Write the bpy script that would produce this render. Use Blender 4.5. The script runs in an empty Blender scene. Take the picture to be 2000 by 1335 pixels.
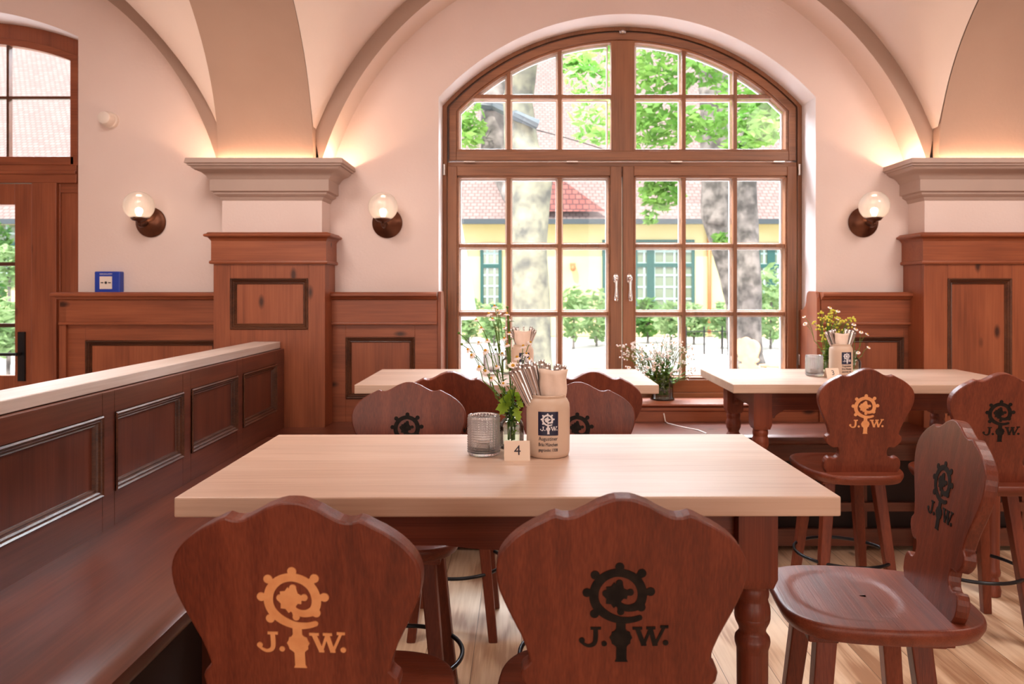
import bpy, bmesh, math, random
from mathutils import Vector, Matrix
R = math.radians
S = bpy.context.scene
COL = S.collection
rnd = random.Random(7)

# ---------------------------------------------------------------- camera, world, sun, fill lights, exposure
cam_d = bpy.data.cameras.new('camera'); cam = bpy.data.objects.new('camera', cam_d); COL.objects.link(cam)
CAMZ = 1.44
cam.location = (0, 0, CAMZ); cam.rotation_euler = (R(90), 0, 0)
cam_d.sensor_width = 36; cam_d.lens = 1490 / 2000 * 36
cam_d.shift_x = -18 / 2000; cam_d.shift_y = -(667.5 - 567) / 2000
cam_d.clip_end = 300; cam_d.clip_start = 0.05
cam_d.dof.use_dof = True; cam_d.dof.focus_distance = 2.1; cam_d.dof.aperture_fstop = 5.6
S.camera = cam

w = bpy.data.worlds.new('sky'); S.world = w; w.use_nodes = True
bg = w.node_tree.nodes['Background']
bg.inputs[0].default_value = (0.88, 0.94, 1.0, 1); bg.inputs[1].default_value = 2.6

def lamp(name, kind, loc, rot, energy, color, **kw):
    d = bpy.data.lights.new(name, kind); d.energy = energy; d.color = color
    for k, v in kw.items(): setattr(d, k, v)
    o = bpy.data.objects.new(name, d); COL.objects.link(o)
    o.location = loc; o.rotation_euler = rot
    return o
lamp('sun', 'SUN', (0, -5, 20), (R(36), 0, R(-28)), 5.5, (1.0, 0.95, 0.86), angle=R(1.0))
# added area lamps, unseen: fill from behind the camera and from overhead
lamp('rear_fill_light', 'AREA', (-2.2, -4.8, 2.0), (R(90), 0, 0), 74, (1.0, 0.86, 0.76), shape='RECTANGLE', size=2.2, size_y=2.2)
lamp('rear_fill_light', 'AREA', (2.4, -4.8, 2.0), (R(90), 0, 0), 74, (1.0, 0.86, 0.76), shape='RECTANGLE', size=2.2, size_y=2.2)
lamp('overhead_fill_light', 'AREA', (-1.5, 2.3, 3.15), (R(22), 0, 0), 21, (1.0, 0.86, 0.77), shape='DISK', size=0.9, spread=R(150))  # added overhead fill without a fixture, tilted to brighten the window wall
lamp('overhead_fill_light', 'AREA', (2.7, 2.3, 3.15), (R(22), 0, 0), 25, (1.0, 0.86, 0.77), shape='DISK', size=0.9, spread=R(150))
lamp('overhead_fill_light', 'AREA', (0.6, 1.6, 3.2), (R(22), 0, 0), 9, (1.0, 0.87, 0.79), shape='DISK', size=1.2, spread=R(150))
# added area lamps above the courtyard, boosting sky light through window and door
lamp('daylight_boost_light', 'AREA', (0.7, 7.6, 5.6), (R(-55), 0, 0), 2700, (0.84, 0.91, 1.0), shape='RECTANGLE', size=5.0, size_y=2.6)
lamp('daylight_boost_light', 'AREA', (-4.2, 7.6, 5.6), (R(-55), 0, 0), 1300, (0.84, 0.91, 1.0), shape='RECTANGLE', size=2.6, size_y=2.6)

S.view_settings.view_transform = 'Standard'; S.view_settings.look = 'None'
S.view_settings.gamma = 1; S.view_settings.use_curve_mapping = False
S.view_settings.exposure = 0.42
cy = S.cycles
cy.max_bounces = 10; cy.diffuse_bounces = 5; cy.glossy_bounces = 4; cy.transmission_bounces = 8; cy.transparent_max_bounces = 16
cy.sample_clamp_indirect = 6; cy.use_denoising = True; cy.caustics_refractive = False; cy.caustics_reflective = False

# ---------------------------------------------------------------- materials
def srgb(r, g, b):
    f = lambda c: (c / 255 / 12.92) if c / 255 <= 0.04045 else ((c / 255 + 0.055) / 1.055) ** 2.4
    return (f(r), f(g), f(b), 1)

def base_mat(name, col, rough=0.5, metal=0.0, **kw):
    m = bpy.data.materials.new(name); m.use_nodes = True
    b = m.node_tree.nodes['Principled BSDF']
    b.inputs['Base Color'].default_value = col; b.inputs['Roughness'].default_value = rough
    b.inputs['Metallic'].default_value = metal
    for k, v in kw.items(): b.inputs[k.replace('_', ' ')].default_value = v
    return m

def noise_mat(name, c1, c2, scale=5.0, rough=0.6, bump=0.0, bscale=None, detail=4, **kw):
    m = base_mat(name, c1, rough, **kw); nt = m.node_tree; b = nt.nodes['Principled BSDF']
    tc = nt.nodes.new('ShaderNodeTexCoord'); n = nt.nodes.new('ShaderNodeTexNoise')
    n.inputs['Scale'].default_value = scale; n.inputs['Detail'].default_value = detail
    nt.links.new(tc.outputs['Object'], n.inputs['Vector'])
    r = nt.nodes.new('ShaderNodeValToRGB'); r.color_ramp.elements[0].position = 0.35; r.color_ramp.elements[1].position = 0.65
    r.color_ramp.elements[0].color = c1; r.color_ramp.elements[1].color = c2
    nt.links.new(n.outputs['Fac'], r.inputs[0]); nt.links.new(r.outputs[0], b.inputs['Base Color'])
    if bump:
        n2 = nt.nodes.new('ShaderNodeTexNoise'); n2.inputs['Scale'].default_value = bscale or scale * 8; n2.inputs['Detail'].default_value = 5
        nt.links.new(tc.outputs['Object'], n2.inputs['Vector'])
        bp = nt.nodes.new('ShaderNodeBump'); bp.inputs['Strength'].default_value = bump; bp.inputs['Distance'].default_value = 0.01
        nt.links.new(n2.outputs['Fac'], bp.inputs['Height']); nt.links.new(bp.outputs[0], b.inputs['Normal'])
    return m

def wood(name, dark, mid, light, axis='z', rough=0.35, fine=1.0, rings=0.5, bump=0.15, spec=0.5, knots=False, coat=0.0, boards=None, con=1.0):
    """Wood with fibres along one object axis: wide wavy growth rings, fine pores and a colour that differs a little per piece."""
    m = base_mat(name, mid, rough); nt = m.node_tree; N = nt.nodes; L = nt.links; b = N['Principled BSDF']
    b.inputs['Specular IOR Level'].default_value = spec
    if coat: b.inputs['Coat Weight'].default_value = coat; b.inputs['Coat Roughness'].default_value = 0.22
    tc = N.new('ShaderNodeTexCoord'); oi = N.new('ShaderNodeObjectInfo')
    off = N.new('ShaderNodeVectorMath'); off.operation = 'SCALE'; off.inputs[0].default_value = (7.3, 3.1, 5.7); L.new(oi.outputs['Random'], off.inputs['Scale'])
    ad = N.new('ShaderNodeVectorMath'); ad.operation = 'ADD'; L.new(tc.outputs['Object'], ad.inputs[0]); L.new(off.outputs[0], ad.inputs[1])
    src = ad.outputs[0]
    i = 'xyz'.index(axis)
    def mp(sc_along, sc_across):
        q = N.new('ShaderNodeMapping'); v = [sc_across] * 3; v[i] = sc_along; q.inputs['Scale'].default_value = v
        L.new(src, q.inputs['Vector']); return q
    a = mp(0.9, 9 * fine); na = N.new('ShaderNodeTexNoise'); na.inputs['Scale'].default_value = 1; na.inputs['Detail'].default_value = 2; L.new(a.outputs[0], na.inputs['Vector'])
    mul = N.new('ShaderNodeMath'); mul.operation = 'MULTIPLY'; mul.inputs[1].default_value = 26; L.new(na.outputs['Fac'], mul.inputs[0])
    sn = N.new('ShaderNodeMath'); sn.operation = 'SINE'; L.new(mul.outputs[0], sn.inputs[0])
    f = mp(3.5, 190 * fine); nf = N.new('ShaderNodeTexNoise'); nf.inputs['Scale'].default_value = 1; nf.inputs['Detail'].default_value = 3; L.new(f.outputs[0], nf.inputs['Vector'])
    c = mp(1.2, 5); ncv = N.new('ShaderNodeTexNoise'); ncv.inputs['Scale'].default_value = 1; ncv.inputs['Detail'].default_value = 3; L.new(c.outputs[0], ncv.inputs['Vector'])
    r1 = N.new('ShaderNodeMath'); r1.operation = 'MULTIPLY_ADD'; r1.inputs[1].default_value = 0.18 * rings * con; L.new(sn.outputs[0], r1.inputs[0])
    r2 = N.new('ShaderNodeMath'); r2.operation = 'MULTIPLY_ADD'; r2.inputs[1].default_value = 0.8 * con; r2.inputs[2].default_value = 0.5 - 0.9 * con; L.new(nf.outputs['Fac'], r2.inputs[0])
    r3 = N.new('ShaderNodeMath'); r3.operation = 'MULTIPLY_ADD'; r3.inputs[1].default_value = con; L.new(ncv.outputs['Fac'], r3.inputs[0]); L.new(r2.outputs[0], r3.inputs[2])
    L.new(r3.outputs[0], r1.inputs[2])
    cr = N.new('ShaderNodeValToRGB'); e = cr.color_ramp.elements
    e[0].position = 0.22; e[0].color = dark; e[1].position = 0.80; e[1].color = light
    k = e.new(0.5); k.color = mid
    L.new(r1.outputs[0], cr.inputs[0]); out = cr.outputs[0]
    if boards:                                   # boards of a given width side by side, each a slightly different tone
        bw, across = boards
        sx = N.new('ShaderNodeSeparateXYZ'); L.new(tc.outputs['Object'], sx.inputs[0])
        dv = N.new('ShaderNodeMath'); dv.operation = 'DIVIDE'; dv.inputs[1].default_value = bw; L.new(sx.outputs['XYZ'.index(across.upper())], dv.inputs[0])
        fl = N.new('ShaderNodeMath'); fl.operation = 'FLOOR'; L.new(dv.outputs[0], fl.inputs[0])
        wn = N.new('ShaderNodeTexWhiteNoise'); wn.noise_dimensions = '1D'; L.new(fl.outputs[0], wn.inputs['W'])
        fr = N.new('ShaderNodeMath'); fr.operation = 'FRACT'; L.new(dv.outputs[0], fr.inputs[0])
        lt = N.new('ShaderNodeMath'); lt.operation = 'LESS_THAN'; lt.inputs[1].default_value = 0.0025 / bw if bw > .11 else 0.0; L.new(fr.outputs[0], lt.inputs[0])
        of = N.new('ShaderNodeVectorMath'); of.operation = 'SCALE'; of.inputs[0].default_value = (11, 13, 17); L.new(wn.outputs['Value'], of.inputs['Scale'])
        a2 = N.new('ShaderNodeVectorMath'); a2.operation = 'ADD'; L.new(ad.outputs[0], a2.inputs[0]); L.new(of.outputs[0], a2.inputs[1])
        for q in (a, f, c): L.new(a2.outputs[0], q.inputs['Vector'])
        hv = N.new('ShaderNodeHueSaturation'); mr = N.new('ShaderNodeMapRange'); mr.inputs['To Min'].default_value = 0.93; mr.inputs['To Max'].default_value = 1.05
        L.new(wn.outputs['Value'], mr.inputs['Value']); L.new(mr.outputs[0], hv.inputs['Value']); L.new(out, hv.inputs['Color'])
        mx = N.new('ShaderNodeMixRGB'); mx.inputs[2].default_value = tuple(x * 0.35 for x in dark[:3]) + (1,); L.new(lt.outputs[0], mx.inputs[0]); L.new(hv.outputs[0], mx.inputs[1]); out = mx.outputs[0]
    if knots:
        vm = N.new('ShaderNodeMapping'); v = [5.0] * 3; v[i] = 2.2; vm.inputs['Scale'].default_value = v; L.new(ad.outputs[0], vm.inputs['Vector'])
        vo = N.new('ShaderNodeTexVoronoi'); vo.inputs['Scale'].default_value = 1; L.new(vm.outputs[0], vo.inputs['Vector'])
        mr = N.new('ShaderNodeMapRange'); mr.inputs['From Min'].default_value = 0.04; mr.inputs['From Max'].default_value = 0.11; mr.inputs['To Min'].default_value = 1; mr.inputs['To Max'].default_value = 0
        L.new(vo.outputs['Distance'], mr.inputs['Value'])
        mx = N.new('ShaderNodeMixRGB'); mx.inputs[2].default_value = tuple(x * 0.4 for x in dark[:3]) + (1,); L.new(mr.outputs[0], mx.inputs[0]); L.new(out, mx.inputs[1]); out = mx.outputs[0]
    L.new(out, b.inputs['Base Color'])
    if bump:
        bp = N.new('ShaderNodeBump'); bp.inputs['Strength'].default_value = bump; bp.inputs['Distance'].default_value = 0.004
        L.new(r1.outputs[0], bp.inputs['Height']); L.new(bp.outputs[0], b.inputs['Normal'])
    return m

def glass_mat(name, tint=(1, 1, 1, 1), gloss=1.0, rough=0.02):
    """Thin clear pane: see-through with a Fresnel reflection."""
    m = bpy.data.materials.new(name); m.use_nodes = True; nt = m.node_tree; nt.nodes.clear()
    o = nt.nodes.new('ShaderNodeOutputMaterial'); mx = nt.nodes.new('ShaderNodeMixShader')
    t = nt.nodes.new('ShaderNodeBsdfTransparent'); g = nt.nodes.new('ShaderNodeBsdfGlossy'); fr = nt.nodes.new('ShaderNodeFresnel')
    t.inputs[0].default_value = tint; g.inputs['Roughness'].default_value = rough; fr.inputs['IOR'].default_value = 1.45
    mu = nt.nodes.new('ShaderNodeMath'); mu.operation = 'MULTIPLY'; mu.inputs[1].default_value = gloss
    nt.links.new(fr.outputs[0], mu.inputs[0]); nt.links.new(mu.outputs[0], mx.inputs[0]); nt.links.new(t.outputs[0], mx.inputs[1])
    nt.links.new(g.outputs[0], mx.inputs[2]); nt.links.new(mx.outputs[0], o.inputs[0])
    return m

def emit_mat(name, col, strength):
    m = bpy.data.materials.new(name); m.use_nodes = True; b = m.node_tree.nodes['Principled BSDF']
    b.inputs['Base Color'].default_value = col; b.inputs['Emission Color'].default_value = col; b.inputs['Emission Strength'].default_value = strength
    return m

M = {}
cd, cm_, cl = srgb(78, 33, 19), srgb(108, 48, 29), srgb(134, 66, 42)
for ax in 'xyz':
    M['stool_' + ax] = wood('stained_ash_' + ax, cd, cm_, cl, ax, rough=0.42, fine=1.7, rings=0.55, bump=0.2, coat=0.05, spec=.42, con=.68)
    M['panel_' + ax] = wood('stained_pine_' + ax, srgb(104, 52, 30), srgb(142, 77, 48), srgb(166, 96, 62), ax, rough=0.42, fine=0.6, rings=0.6, bump=0.1, knots=True, con=.5)
    M['win_' + ax] = wood('window_oak_' + ax, srgb(96, 60, 38), srgb(140, 90, 58), srgb(164, 108, 71), ax, rough=0.4, fine=0.8, rings=0.4, bump=0.06, con=.6)
    M['maple_' + ax] = wood('pale_maple_' + ax, srgb(200, 182, 170), srgb(214, 200, 190), srgb(222, 210, 202), ax, rough=0.42, fine=0.7, rings=0.45, bump=0.03)
    M['bench_' + ax] = wood('bench_wood_' + ax, srgb(70, 33, 22), srgb(98, 50, 35), srgb(120, 66, 47), ax, rough=0.33, fine=0.6, rings=0.7, bump=0.06, knots=True, coat=0.2, con=.6)
M['table_top'] = wood('pale_maple_boards', srgb(188, 154, 132), srgb(207, 176, 154), srgb(217, 191, 172), 'x', rough=0.40, fine=0.6, rings=0.5, bump=0.02, coat=.3, con=.7, boards=(0.105, 'y'))
M['floor'] = wood('pine_floorboards', srgb(170, 130, 100), srgb(212, 178, 146), srgb(230, 202, 172), 'y', rough=0.42, fine=0.35, rings=1.3, bump=0.1, boards=(0.19, 'x'), knots=True)
M['mould'] = wood('dark_moulding', srgb(60, 32, 20), srgb(86, 50, 32), srgb(104, 64, 42), 'x', rough=0.35, fine=0.8, rings=0.4, bump=0.05, coat=0.2)
M['black_inlay'] = noise_mat('black_inlay', (0.010, 0.008, 0.007, 1), (0.020, 0.015, 0.012, 1), 60, 0.6, Specular_IOR_Level=.12)
M['gold_inlay'] = noise_mat('light_inlay', srgb(222, 150, 96), srgb(232, 165, 110), 40, 0.4)
M['plaster'] = noise_mat('wall_plaster', srgb(224, 206, 200), srgb(230, 213, 208), 1.6, 0.85, bump=0.12, bscale=70)
M['vault'] = noise_mat('vault_plaster', srgb(222, 206, 198), srgb(229, 214, 207), 1.3, 0.85, bump=0.10, bscale=60)
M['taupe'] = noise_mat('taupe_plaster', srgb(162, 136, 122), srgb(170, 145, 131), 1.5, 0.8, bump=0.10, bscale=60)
M['white_reveal'] = noise_mat('white_reveal_plaster', srgb(244, 240, 240), srgb(248, 245, 246), 3, 0.8, bump=0.05, bscale=80)
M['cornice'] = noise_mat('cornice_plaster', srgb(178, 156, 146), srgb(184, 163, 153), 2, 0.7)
M['glass'] = glass_mat('window_glass', gloss=0.3)
M['clear'] = glass_mat('clear_glass', (0.93, 0.96, 0.95, 1), gloss=1.0, rough=0.03)
M['spacer'] = base_mat('pale_glazing_spacer', srgb(235, 236, 238), 0.5)
M['bronze'] = noise_mat('bronze', srgb(84, 50, 36), srgb(112, 70, 50), 12, 0.36)
M['bronze'].node_tree.nodes['Principled BSDF'].inputs['Metallic'].default_value = 0.75
M['steel'] = base_mat('polished_steel', (0.62, 0.58, 0.56, 1), 0.22, 1.0)
M['nickel'] = base_mat('nickel', (0.75, 0.72, 0.70, 1), 0.2, 1.0)
M['black_metal'] = base_mat('black_metal', (0.012, 0.013, 0.016, 1), 0.28, 0.4)
M['stoneware'] = noise_mat('stoneware', srgb(206, 180, 158), srgb(212, 188, 168), 8, 0.38, bump=0.04, bscale=120)
M['navy'] = base_mat('navy_print', srgb(14, 17, 54), 0.4)
M['white_print'] = base_mat('white_print', srgb(225, 222, 225), 0.4)
M['dark_print'] = base_mat('dark_print', srgb(36, 32, 48), 0.45)
M['paper'] = noise_mat('napkin_paper', srgb(228, 204, 186), srgb(238, 216, 200), 20, 0.8, bump=0.15, bscale=40)
M['card'] = base_mat('cream_card', srgb(232, 212, 192), 0.6)
M['blue_plastic'] = base_mat('blue_plastic', srgb(24, 62, 170), 0.35)
M['white_plastic'] = base_mat('white_plastic', srgb(232, 222, 214), 0.35)
M['black_plastic'] = base_mat('black_plastic', (0.02, 0.02, 0.02, 1), 0.4)
M['stem'] = noise_mat('green_stem', srgb(74, 110, 36), srgb(104, 140, 50), 30, 0.6)
def leafy(name, c1, c2, transl=0.35):
    m = noise_mat(name, c1, c2, 3.0, 0.55); nt = m.node_tree; b = nt.nodes['Principled BSDF']
    t = nt.nodes.new('ShaderNodeBsdfTranslucent'); mx = nt.nodes.new('ShaderNodeMixShader'); mx.inputs[0].default_value = transl
    rp = [n for n in nt.nodes if n.type == 'VALTORGB'][0]; nt.links.new(rp.outputs[0], t.inputs[0])
    o = [n for n in nt.nodes if n.type == 'OUTPUT_MATERIAL'][0]
    nt.links.new(b.outputs[0], mx.inputs[1]); nt.links.new(t.outputs[0], mx.inputs[2]); nt.links.new(mx.outputs[0], o.inputs[0]); return m
M['leaf'] = leafy('fresh_leaf', srgb(110, 160, 40), srgb(170, 200, 70))
M['leaf_dark'] = leafy('deep_leaf', srgb(56, 104, 44), srgb(96, 140, 60))
M['tree_leaf'] = leafy('tree_leaf', srgb(84, 136, 50), srgb(132, 172, 84), 0.45)
M['hedge_leaf'] = leafy('hedge_leaf', srgb(118, 152, 96), srgb(164, 190, 136), 0.45)
M['petal'] = base_mat('white_petal', srgb(246, 236, 232), 0.6)
M['petal_yellow'] = base_mat('yellow_petal', srgb(214, 208, 70), 0.6)
M['flower_eye'] = base_mat('yellow_flower_eye', srgb(216, 160, 40), 0.7)
M['wax'] = base_mat('candle_wax', srgb(232, 190, 168), 0.5)
M['bark'] = noise_mat('tree_bark', srgb(70, 66, 62), srgb(132, 124, 118), 5, 0.9, bump=0.7, bscale=18)
M['mossy_bark'] = noise_mat('mossy_bark', srgb(70, 70, 64), srgb(120, 118, 98), 5, 0.9, bump=0.7, bscale=14)
M['yellow_wall'] = noise_mat('yellow_render', srgb(196, 184, 134), srgb(202, 192, 146), 0.8, 0.9)
M['green_paint'] = base_mat('green_paint', srgb(20, 74, 68), 0.4)
M['pale_green'] = base_mat('pale_green_paint', srgb(150, 172, 166), 0.5)
M['dim_glass'] = base_mat('window_pane_outside', srgb(110, 122, 100), 0.08)
M['gravel'] = noise_mat('pale_gravel', srgb(176, 170, 168), srgb(196, 190, 186), 0.6, 0.95, bump=0.3, bscale=60)
M['gutter'] = base_mat('grey_gutter', srgb(58, 66, 70), 0.5)
M['copper'] = base_mat('copper_pipe', srgb(186, 116, 74), 0.5)
M['pale_wood'] = noise_mat('pale_garden_wood', srgb(190, 140, 104), srgb(200, 156, 120), 10, 0.6)
M['canvas'] = base_mat('white_canvas', srgb(200, 200, 206), 0.8)
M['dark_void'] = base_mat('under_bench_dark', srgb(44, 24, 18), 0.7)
M['linen'] = emit_mat('lamp_glow', (1.0, 0.72, 0.5, 1), 14)
M['led'] = emit_mat('led_glow', (1.0, 0.64, 0.40, 1), 62)
def tiles(name, c1, c2, c3):
    m = base_mat(name, c1, 0.85); nt = m.node_tree; b = nt.nodes['Principled BSDF']
    tc = nt.nodes.new('ShaderNodeTexCoord'); br = nt.nodes.new('ShaderNodeTexBrick')
    mp = nt.nodes.new('ShaderNodeMapping'); mp.inputs['Scale'].default_value = (1, 1, 1); nt.links.new(tc.outputs['UV'], mp.inputs['Vector']); nt.links.new(mp.outputs[0], br.inputs['Vector'])
    br.inputs['Color1'].default_value = c1; br.inputs['Color2'].default_value = c2; br.inputs['Mortar'].default_value = c3
    br.inputs['Scale'].default_value = 1; br.inputs['Brick Width'].default_value = 0.2; br.inputs['Row Height'].default_value = 0.17; br.inputs['Mortar Size'].default_value = 0.02
    nt.links.new(br.outputs['Color'], b.inputs['Base Color']); return m
M['roof'] = tiles('clay_roof_tiles', srgb(126, 106, 102), srgb(140, 120, 115), srgb(104, 86, 82))
M['roof_red'] = tiles('red_clay_roof_tiles', srgb(116, 62, 56), srgb(134, 80, 72), srgb(76, 46, 46))

# ---------------------------------------------------------------- mesh helpers
class MB:
    def __init__(s): s.v = []; s.f = []
    def add(s, vs, fs, T=None):
        n = len(s.v)
        s.v += [tuple(T @ Vector(p)) if T is not None else tuple(p) for p in vs]
        s.f += [tuple(n + i for i in f) for f in fs]; return s
    def box(s, x0, x1, y0, y1, z0, z1, T=None):
        vs = [(x, y, z) for z in (z0, z1) for y in (y0, y1) for x in (x0, x1)]
        return s.add(vs, [(0, 2, 3, 1), (4, 5, 7, 6), (0, 1, 5, 4), (2, 6, 7, 3), (0, 4, 6, 2), (1, 3, 7, 5)], T)
    def prism(s, poly, d0, d1, axis='y', T=None):
        """Closed polygon in two axes, extruded along the third."""
        n = len(poly)
        def P(a, b, d): return {'y': (a, d, b), 'x': (d, a, b), 'z': (a, b, d)}[axis]
        vs = [P(a, b, d0) for a, b in poly] + [P(a, b, d1) for a, b in poly]
        fs = [tuple(range(n)), tuple(range(2 * n - 1, n - 1, -1))] + [(i, i + n, (i + 1) % n + n, (i + 1) % n) for i in range(n)]
        return s.add(vs, fs, T)
    def lathe(s, prof, n=24, T=None, cap=True):
        vs = []; fs = []
        for r, z in prof:
            for k in range(n): a = 2 * math.pi * k / n; vs.append((r * math.cos(a), r * math.sin(a), z))
        for j in range(len(prof) - 1):
            for k in range(n): fs.append((j * n + k, j * n + (k + 1) % n, (j + 1) * n + (k + 1) % n, (j + 1) * n + k))
        if cap: fs.append(tuple(range(n - 1, -1, -1))); fs.append(tuple((len(prof) - 1) * n + k for k in range(n)))
        return s.add(vs, fs, T)
    def tube(s, pts, r, n=8, T=None, closed=False):
        pts = [Vector(p) for p in pts]; m = len(pts); rr = r if isinstance(r, (list, tuple)) else [r] * m
        vs = []; fs = []; prev = None
        for i, p in enumerate(pts):
            if closed: t = (pts[(i + 1) % m] - pts[i - 1]).normalized()
            else: t = (pts[min(i + 1, m - 1)] - pts[max(i - 1, 0)]).normalized()
            if prev is None:
                u = t.orthogonal().normalized()
            else:
                u = (prev - t * prev.dot(t)); u = u.normalized() if u.length > 1e-6 else t.orthogonal().normalized()
            prev = u; v = t.cross(u)
            for k in range(n): a = 2 * math.pi * k / n; vs.append(p + (u * math.cos(a) + v * math.sin(a)) * rr[i])
        for i in range(m if closed else m - 1):
            j = (i + 1) % m
            for k in range(n): fs.append((i * n + k, i * n + (k + 1) % n, j * n + (k + 1) % n, j * n + k))
        if not closed: fs.append(tuple(range(n - 1, -1, -1))); fs.append(tuple((m - 1) * n + k for k in range(n)))
        return s.add(vs, fs, T)
    def sphere(s, c, r, n=16, m=10, T=None):
        prof = [(max(1e-4, math.sin(math.pi * i / m)) , -math.cos(math.pi * i / m)) for i in range(m + 1)]
        rx = r if isinstance(r, (tuple, list)) else (r, r, r)
        A = Matrix.Translation(c) @ Matrix.Diagonal((rx[0], rx[1], rx[2], 1))
        return s.lathe(prof, n, (T @ A) if T is not None else A)
    def grid(s, fn, nu, nv, T=None):
        vs = [fn(i / nu, j / nv) for j in range(nv + 1) for i in range(nu + 1)]
        fs = [(j * (nu + 1) + i, j * (nu + 1) + i + 1, (j + 1) * (nu + 1) + i + 1, (j + 1) * (nu + 1) + i) for j in range(nv) for i in range(nu)]
        return s.add(vs, fs, T)
    def build(s, name, mat, parent=None, smooth=False, bevel=0.0, seg=2, fix=True, uv=None):
        me = bpy.data.meshes.new(name); me.from_pydata(s.v, [], s.f)
        if fix:
            bm = bmesh.new(); bm.from_mesh(me); bmesh.ops.recalc_face_normals(bm, faces=bm.faces); bm.to_mesh(me); bm.free()
        me.materials.append(M[mat] if isinstance(mat, str) else mat)
        if smooth:
            me.polygons.foreach_set('use_smooth', [True] * len(me.polygons))
            if smooth != 'all': me.set_sharp_from_angle(angle=R(38))
        o = bpy.data.objects.new(name, me); COL.objects.link(o)
        if bevel:
            b = o.modifiers.new('bevel', 'BEVEL'); b.width = bevel; b.segments = seg; b.limit_method = 'ANGLE'; b.angle_limit = R(50)
        if parent is not None: o.parent = parent
        return o

def tag(o, label=None, cat=None, group=None, kind=None):
    if label: o['label'] = label
    if cat: o['category'] = cat
    if group: o['group'] = group
    if kind: o['kind'] = kind
    return o
def thing(name, label, cat, loc=(0, 0, 0), rz=0.0, group=None, kind=None):
    o = bpy.data.objects.new(name, None); COL.objects.link(o); o.location = loc; o.rotation_euler = (0, 0, rz); o.empty_display_size = 0.1
    return tag(o, label, cat, group, kind)
def struct(name, label=None, cat=None):
    return thing(name, label, cat, kind='structure')
def copy_tree(o, parent=None):
    c = o.copy(); COL.objects.link(c)
    if parent is not None: c.parent = parent
    for ch in list(o.children): copy_tree(ch, c)
    return c
USED = set()
def place(proto, loc, rz, label, group=None):
    if proto.name in USED: o = copy_tree(proto)
    else: o = proto; USED.add(proto.name)
    o.location = loc; o.rotation_euler = (0, 0, rz); o['label'] = label
    if group: o['group'] = group
    return o
def text_obj(s, size, mat, name, parent, T, extrude=0.0003, align='CENTER', sx=1.0, font=None):
    c = bpy.data.curves.new(name, 'FONT'); c.body = s; c.size = size; c.extrude = extrude; c.align_x = align; c.align_y = 'CENTER'
    t = bpy.data.objects.new(name, c); COL.objects.link(t)
    bpy.context.view_layer.update()
    me = bpy.data.meshes.new_from_object(t.evaluated_get(bpy.context.evaluated_depsgraph_get()))
    bpy.data.objects.remove(t); me.transform(Matrix.Diagonal((sx, 1, 1, 1))); me.transform(T)
    me.materials.clear(); me.materials.append(M[mat])
    o = bpy.data.objects.new(name, me); COL.objects.link(o)
    if parent is not None: o.parent = parent
    return o

# ---------------------------------------------------------------- the room shell
YW = 4.65            # inner face of the window wall
YP = 4.41            # front face of the panelled pilasters
YG = 4.90            # plane of window and door
CB = (-3.506, 0.595, 4.70)     # centres of the vaulted bays
PX = (-5.556, -1.457, 2.65, 6.75)      # centres of the pilasters
WX, WHW, WR, WZC, WZB = 0.646, 1.149, 1.557, 1.568, 0.74      # window opening
DX, DHW, DR, DZC = -3.506, 0.806, 1.93, 1.233                 # door opening
XL, XR, YR = -5.6, 5.6, -5.0

def arch_pts(cx, hw, r, zc, zb, n=40, flat=None):
    """Outline of an opening: up the left side, over the arc, down the right side."""
    a = math.asin(hw / r); P = [(cx - hw, zb)]
    P += [(cx + r * math.sin(-a + 2 * a * i / n), zc + r * math.cos(-a + 2 * a * i / n)) for i in range(n + 1)]
    return P + [(cx + hw, zb)]

def zA(u): return 1.68 + math.sqrt(max(0.0, 1.91 ** 2 - u * u))
def zB(y):
    if y >= 4.35: return 2.17
    if y <= 2.75: return 3.37
    return 2.17 + 1.2 * math.sqrt(max(0, 1 - ((y - 2.75) / 1.6) ** 2))
def smax(a, b, k=0.16):
    h = max(k - abs(a - b), 0) / k
    return max(a, b) + h * h * k * 0.25

# window wall with its two arched openings
wm = MB(); xs = [XL]
op = [(DX, DHW, DR, DZC, 0.0), (WX, WHW, WR, WZC, WZB)]
for cx, hw, r, zc, zb in op: xs += [cx + hw * math.sin(math.pi / 2 * (2 * i / 48 - 1)) for i in range(49)]
xs.append(XR)
ZT = 4.0
for a, b in zip(xs[:-1], xs[1:]):
    mid = (a + b) / 2; o_ = [q for q in op if abs(mid - q[0]) < q[1]]
    if not o_: wm.add([(a, YW, 0), (b, YW, 0), (b, YW, ZT), (a, YW, ZT)], [(0, 1, 2, 3)]); continue
    cx, hw, r, zc, zb = o_[0]
    top = lambda x: zc + math.sqrt(max(0, r * r - (x - cx) ** 2))
    if zb > 0: wm.add([(a, YW, 0), (b, YW, 0), (b, YW, zb), (a, YW, zb)], [(0, 1, 2, 3)])
    wm.add([(a, YW, top(a)), (b, YW, top(b)), (b, YW, ZT), (a, YW, ZT)], [(0, 1, 2, 3)])
# outer face of the same wall so that it has its real thickness
wm.box(XL, DX - DHW, 5.15, 5.16, 0, ZT); wm.box(DX + DHW, WX - WHW, 5.15, 5.16, 0, ZT); wm.box(WX + WHW, XR, 5.15, 5.16, 0, ZT)
wm.box(WX - WHW, WX + WHW, 5.15, 5.16, 0, WZB)
tag(wm.build('wall_back', 'plaster', fix=False), kind='structure')
rv = MB()
for cx, hw, r, zc, zb in op:
    P = arch_pts(cx, hw, r, zc, zb); n = len(P)
    rv.add([(x, YW, z) for x, z in P] + [(x, 5.16, z) for x, z in P], [(i, i + 1, n + i + 1, n + i) for i in range(n - 1)])
tag(rv.build('wall_reveal', 'white_reveal', smooth=True, fix=False), kind='structure')
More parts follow.
